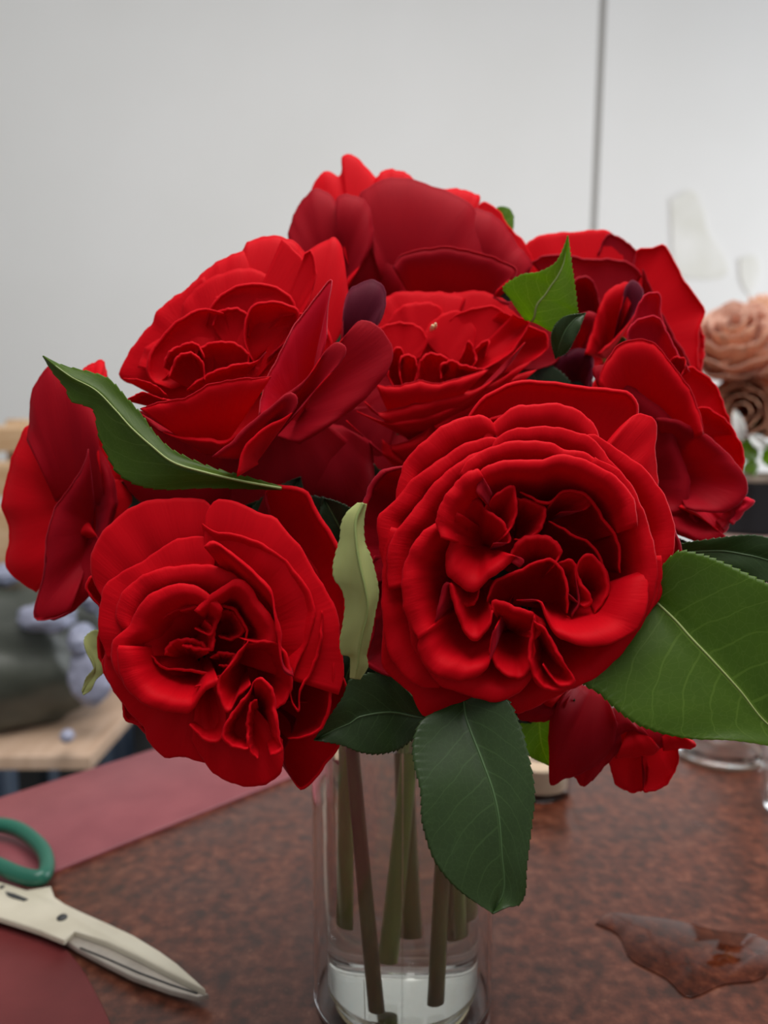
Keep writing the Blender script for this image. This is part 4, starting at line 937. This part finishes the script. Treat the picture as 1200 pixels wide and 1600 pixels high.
def whorl_rose(rt, c, axis, R, mats, layers=((5, 1.0, .25), (5, .85, .5), (5, .66, .75), (4, .42, .9), (3, .22, .95)), stemto=None):
    c = np.array(c, float); axis = np.array(axis, float); axis /= np.linalg.norm(axis)
    u = np.cross(axis, [0.1, .2, 1.0]); u /= np.linalg.norm(u); v = np.cross(axis, u)
    for li, (n, rr, hh) in enumerate(layers):
        for k in range(n):
            a0 = k * 2 * math.pi / n + li * .6 + random.random() * .2
            nu, nv = 11, 8; G = np.zeros((nu, nv, 3)); sp = 2 * math.pi / n * 1.6
            jit = random.uniform(.93, 1.07)
            for i in range(nu):
                q = (i / (nu - 1) - .5); a = a0 + q * sp
                for jn in range(nv):
                    t = jn / (nv - 1); w_ = (1 - .25 * (2 * abs(q)) ** 3)
                    r_ = R * rr * jit * w_ * (math.sin(t * 1.45) ** .8 if t > 0 else 0.02)
                    h_ = R * (hh * .9 * t ** 1.6 * w_ - .45 * (1 - t)) + R * .05 * math.sin(q * 15 + k)*t
                    aa = a0 + q * sp * (.25 + .75 * t)
                    G[i, jn] = c + axis * h_ + r_ * (math.cos(aa) * u + math.sin(aa) * v)
            UV = np.stack(np.meshgrid(np.linspace(0, 1, nu), np.linspace(0, .94, nv), indexing='ij'), -1)
            mid = G[nu // 2, nv // 2]; N = grid_normals(G)[nu // 2, nv // 2]
            flip = np.dot(N, (c + axis * R) - mid) < 0
            sheet('petal', G, .0006, mats, rt, UV, flip=flip)
    if stemto is not None:
        s0 = c - axis * R * .45; s1 = np.array(stemto, float)
        tube('stem', bez(s0, s0 - axis * .03, s1 + np.array([0, 0, .05]), s1, 12), .0025, STEM_G, rt, 8)

specs = [((1150, 548), .80, .052, (-.35, -.6, .6), (PEACH, PEACH_D), 'pale peach rose nearest the red bunch in the dark vase'),
         ((1235, 575), .84, .055, (.3, -.7, .5), (PEACH, PEACH_D), 'peach rose cut by the right edge, in the dark vase'),
         ((1190, 520), .91, .050, (.0, -.2, .9), (PEACH, PEACH_D), 'peach rose standing highest at the back of the dark vase'),
         ((1165, 640), .80, .040, (-.5, -.8, -.1), (PEACH_D, PEACH_D), 'deep peach rose drooping lowest over the dark vase')]
for (xy, d, R, ax, mt, lab) in specs:
    c = unproj(*xy, d)
    r_ = root('peach_rose', (pc[0], pc[1], TZ + topz - .02), lab, 'rose', 'peach roses in the dark vase')
    whorl_rose(r_, c, ax, R, mt, stemto=(pc[0], pc[1], TZ + topz - .02))
    if lab.startswith('deep'):
        for (x0, y0, x1, y1) in [(1170, 690, 1210, 640), (1180, 720, 1165, 700), (1190, 730, 1215, 690)]:
            pass
rp = root('rose_sprig', (pc[0], pc[1], TZ + topz - .01), 'leafy green sprig spilling over the rim of the dark vase', 'sprig')
tube('stem', [(pc[0], pc[1], TZ + topz - .01), (pc[0] - .01, pc[1] - .02, TZ + topz + .02), (pc[0] - .015, pc[1] - .03, TZ + topz + .035)], .0015, STEM_G, rp, 8)
WHITEL = simple('white_bract', (0.8, 0.82, 0.78), 0.5)
def wleaf(rt, x0, y0, x1, y1, wd, d, mat):
    dx, dy = x1 - x0, y1 - y0; l = math.hypot(dx, dy); nx, ny = -dy / l, dx / l
    sh = [(0, .12), (.2, .75), (.5, 1.0), (.8, .6), (1, 0)]
    leaf(rt, [(x0 + dx*a + nx*wd*b, y0 + dy*a + ny*wd*b) for a, b in sh], [(x0 + dx*a - nx*wd*b, y0 + dy*a - ny*wd*b) for a, b in sh], d, d - .01, mat, crease=3, teeth=.8, rib=False)
wleaf(rp, 1185, 715, 1145, 690, 14, .79, LEAF_B); wleaf(rp, 1190, 720, 1240, 700, 20, .78, LEAF_B)
wleaf(rp, 1185, 725, 1160, 735, 10, .78, LEAF_B); wleaf(rp, 1180, 700, 1190, 650, 14, .80, LEAF); wleaf(rp, 1175, 690, 1135, 650, 14, .81, LEAF)
wleaf(rp, 1160, 690, 1148, 640, 9, .77, WHITEL); wleaf(rp, 1200, 700, 1170, 680, 9, .775, WHITEL)

# ---------------------------------------------------------------- left background: chair with a bag, draped cloth
ch = root('chair', (-0.62, 1.0, 0), 'pale wooden chair behind the table carrying the dark bag', 'chair')
def P3(px, py, d): return unproj(px, py, d)
yc = 1.0
bl = P3(-170, 1180, 1.02); br = P3(142, 1180, 1.02); seatz = P3(70, 1165, 1.05)[2]
box('seat', (bl[0], 0.98, seatz - .02), (br[0], 1.34, seatz), BOARD, ch, .004)
for (x, y) in [(bl[0] + .03, 1.01), (br[0] - .03, 1.01), (bl[0] + .03, 1.31), (br[0] - .03, 1.31)]:
    box('leg', (x - .018, y - .018, 0), (x + .018, y + .018, seatz - .02), DARKM, ch, .003)
for (y0, y1) in [(665, 705), (720, 775), (790, 880)]:
    za = P3(0, y1, 1.36)[2]; zb2 = P3(0, y0, 1.36)[2]; xr = P3(52, 800, 1.36)[0]; xl = P3(-260, 800, 1.36)[0]
    box('back_slat', (xl, 1.33, za), (xr - (0.015 if y0 > 780 else 0), 1.352, zb2), WOOD, ch, .008)
xr = P3(45, 800, 1.36)[0]
box('back_post', (xr - .035, 1.355, seatz - .02), (xr, 1.385, P3(0, 655, 1.36)[2]), WOOD, ch, .006)
box('back_post', (P3(-255, 800, 1.36)[0], 1.355, seatz - .02), (P3(-255, 800, 1.36)[0] + .035, 1.385, P3(0, 655, 1.36)[2]), WOOD, ch, .006)

def lump(name, c, rx, ry, rz, mat, amp, parent=None, seed=0, flatb=None):
    rg = np.random.RandomState(seed); nu, nv = 40, 26; V = []; F = []
    K = rg.randn(14, 3) * 3.2; PH = rg.rand(14) * 6.28
    for j in range(nv + 1):
        th = math.pi * j / nv
        for i in range(nu):
            a = 2 * math.pi * i / nu; d = np.array([math.sin(th) * math.cos(a), math.sin(th) * math.sin(a), math.cos(th)])
            f = 1 + amp * sum(abs(math.sin(K[k] @ d + PH[k])) - .6 for k in range(14)) / 3.5
            p = np.array(c) + d * f * np.array([rx, ry, rz])
            if flatb is not None: p[2] = max(p[2], flatb)
            V.append(p)
    for j in range(nv):
        for i in range(nu): F.append((j*nu+i, (j+1)*nu+i, (j+1)*nu+(i+1) % nu, j*nu+(i+1) % nu))
    return mesh(name, V, F, mat, parent)
bc = P3(40, 1035, 1.16)
bg = root('bag', (bc[0], bc[1], seatz), 'crumpled dark plastic bag with pale glossy wrapping, on the chair', 'bag')
lump('bag_body', (bc[0] - .05, bc[1] - .02, seatz + .100), .180, .125, .110, BAGM, .13, bg, 3, seatz + .0005)
for (px_, py_, d, a, b, sd) in [(72, 965, 1.03, .034, .020, 1), (142, 1052, 1.04, .026, .044, 2), (128, 1000, 1.03, .016, .022, 7), (150, 935, 1.10, .02, .02, 4), (5, 898, 1.10, .024, .016, 5)]:
    c = P3(px_, py_, d); lump('wrapping', c, a * 1.1, .02, b, BAGL, .15, bg, sd)
c = P3(105, 1150, 1.0); lump('bead', c, .009, .009, .009, BAGL, .02, bg, 6)
# draped blue-grey cloth below the seat
nx_, nz_ = 120, 20; xa, xb = P3(-200, 1200, 1.25)[0], P3(330, 1200, 1.25)[0]
G = np.zeros((nx_, nz_, 3))
for i in range(nx_):
    for jn in range(nz_):
        t = i / (nx_ - 1); z = jn / (nz_ - 1)
        yy = 1.44 + .035 * math.sin(t * 42 + 1.2 * math.sin(z * 3)) * (1 - z * .3) + .012 * math.sin(t * 97 + 2)
        G[i, jn] = (xa + (xb - xa) * t + .01 * math.sin(z * 6 + t * 9), yy, .05 + z * (TZ + .02))
UV = np.stack(np.meshgrid(np.linspace(0, 1, nx_), np.linspace(0, 1, nz_), indexing='ij'), -1)
rk = root('garment_rail', ((xa + xb) / 2, 1.44, 0), 'blue-grey cloth hanging in folds from a low rail behind the chair', 'cloth')
sheet('cloth', G, .003, (DENIM, DENIM), rk, UV)
tube('rail', [(xa - .03, 1.44, TZ + .075), ((xa + xb) / 2, 1.44, TZ + .075), (xb + .03, 1.44, TZ + .075)], .010, DARKM, rk, 12)
for x in (xa - .02, xb + .02): tube('post', [(x, 1.44, 0), (x, 1.44, .4), (x, 1.44, TZ + .075)], .009, DARKM, rk, 12)
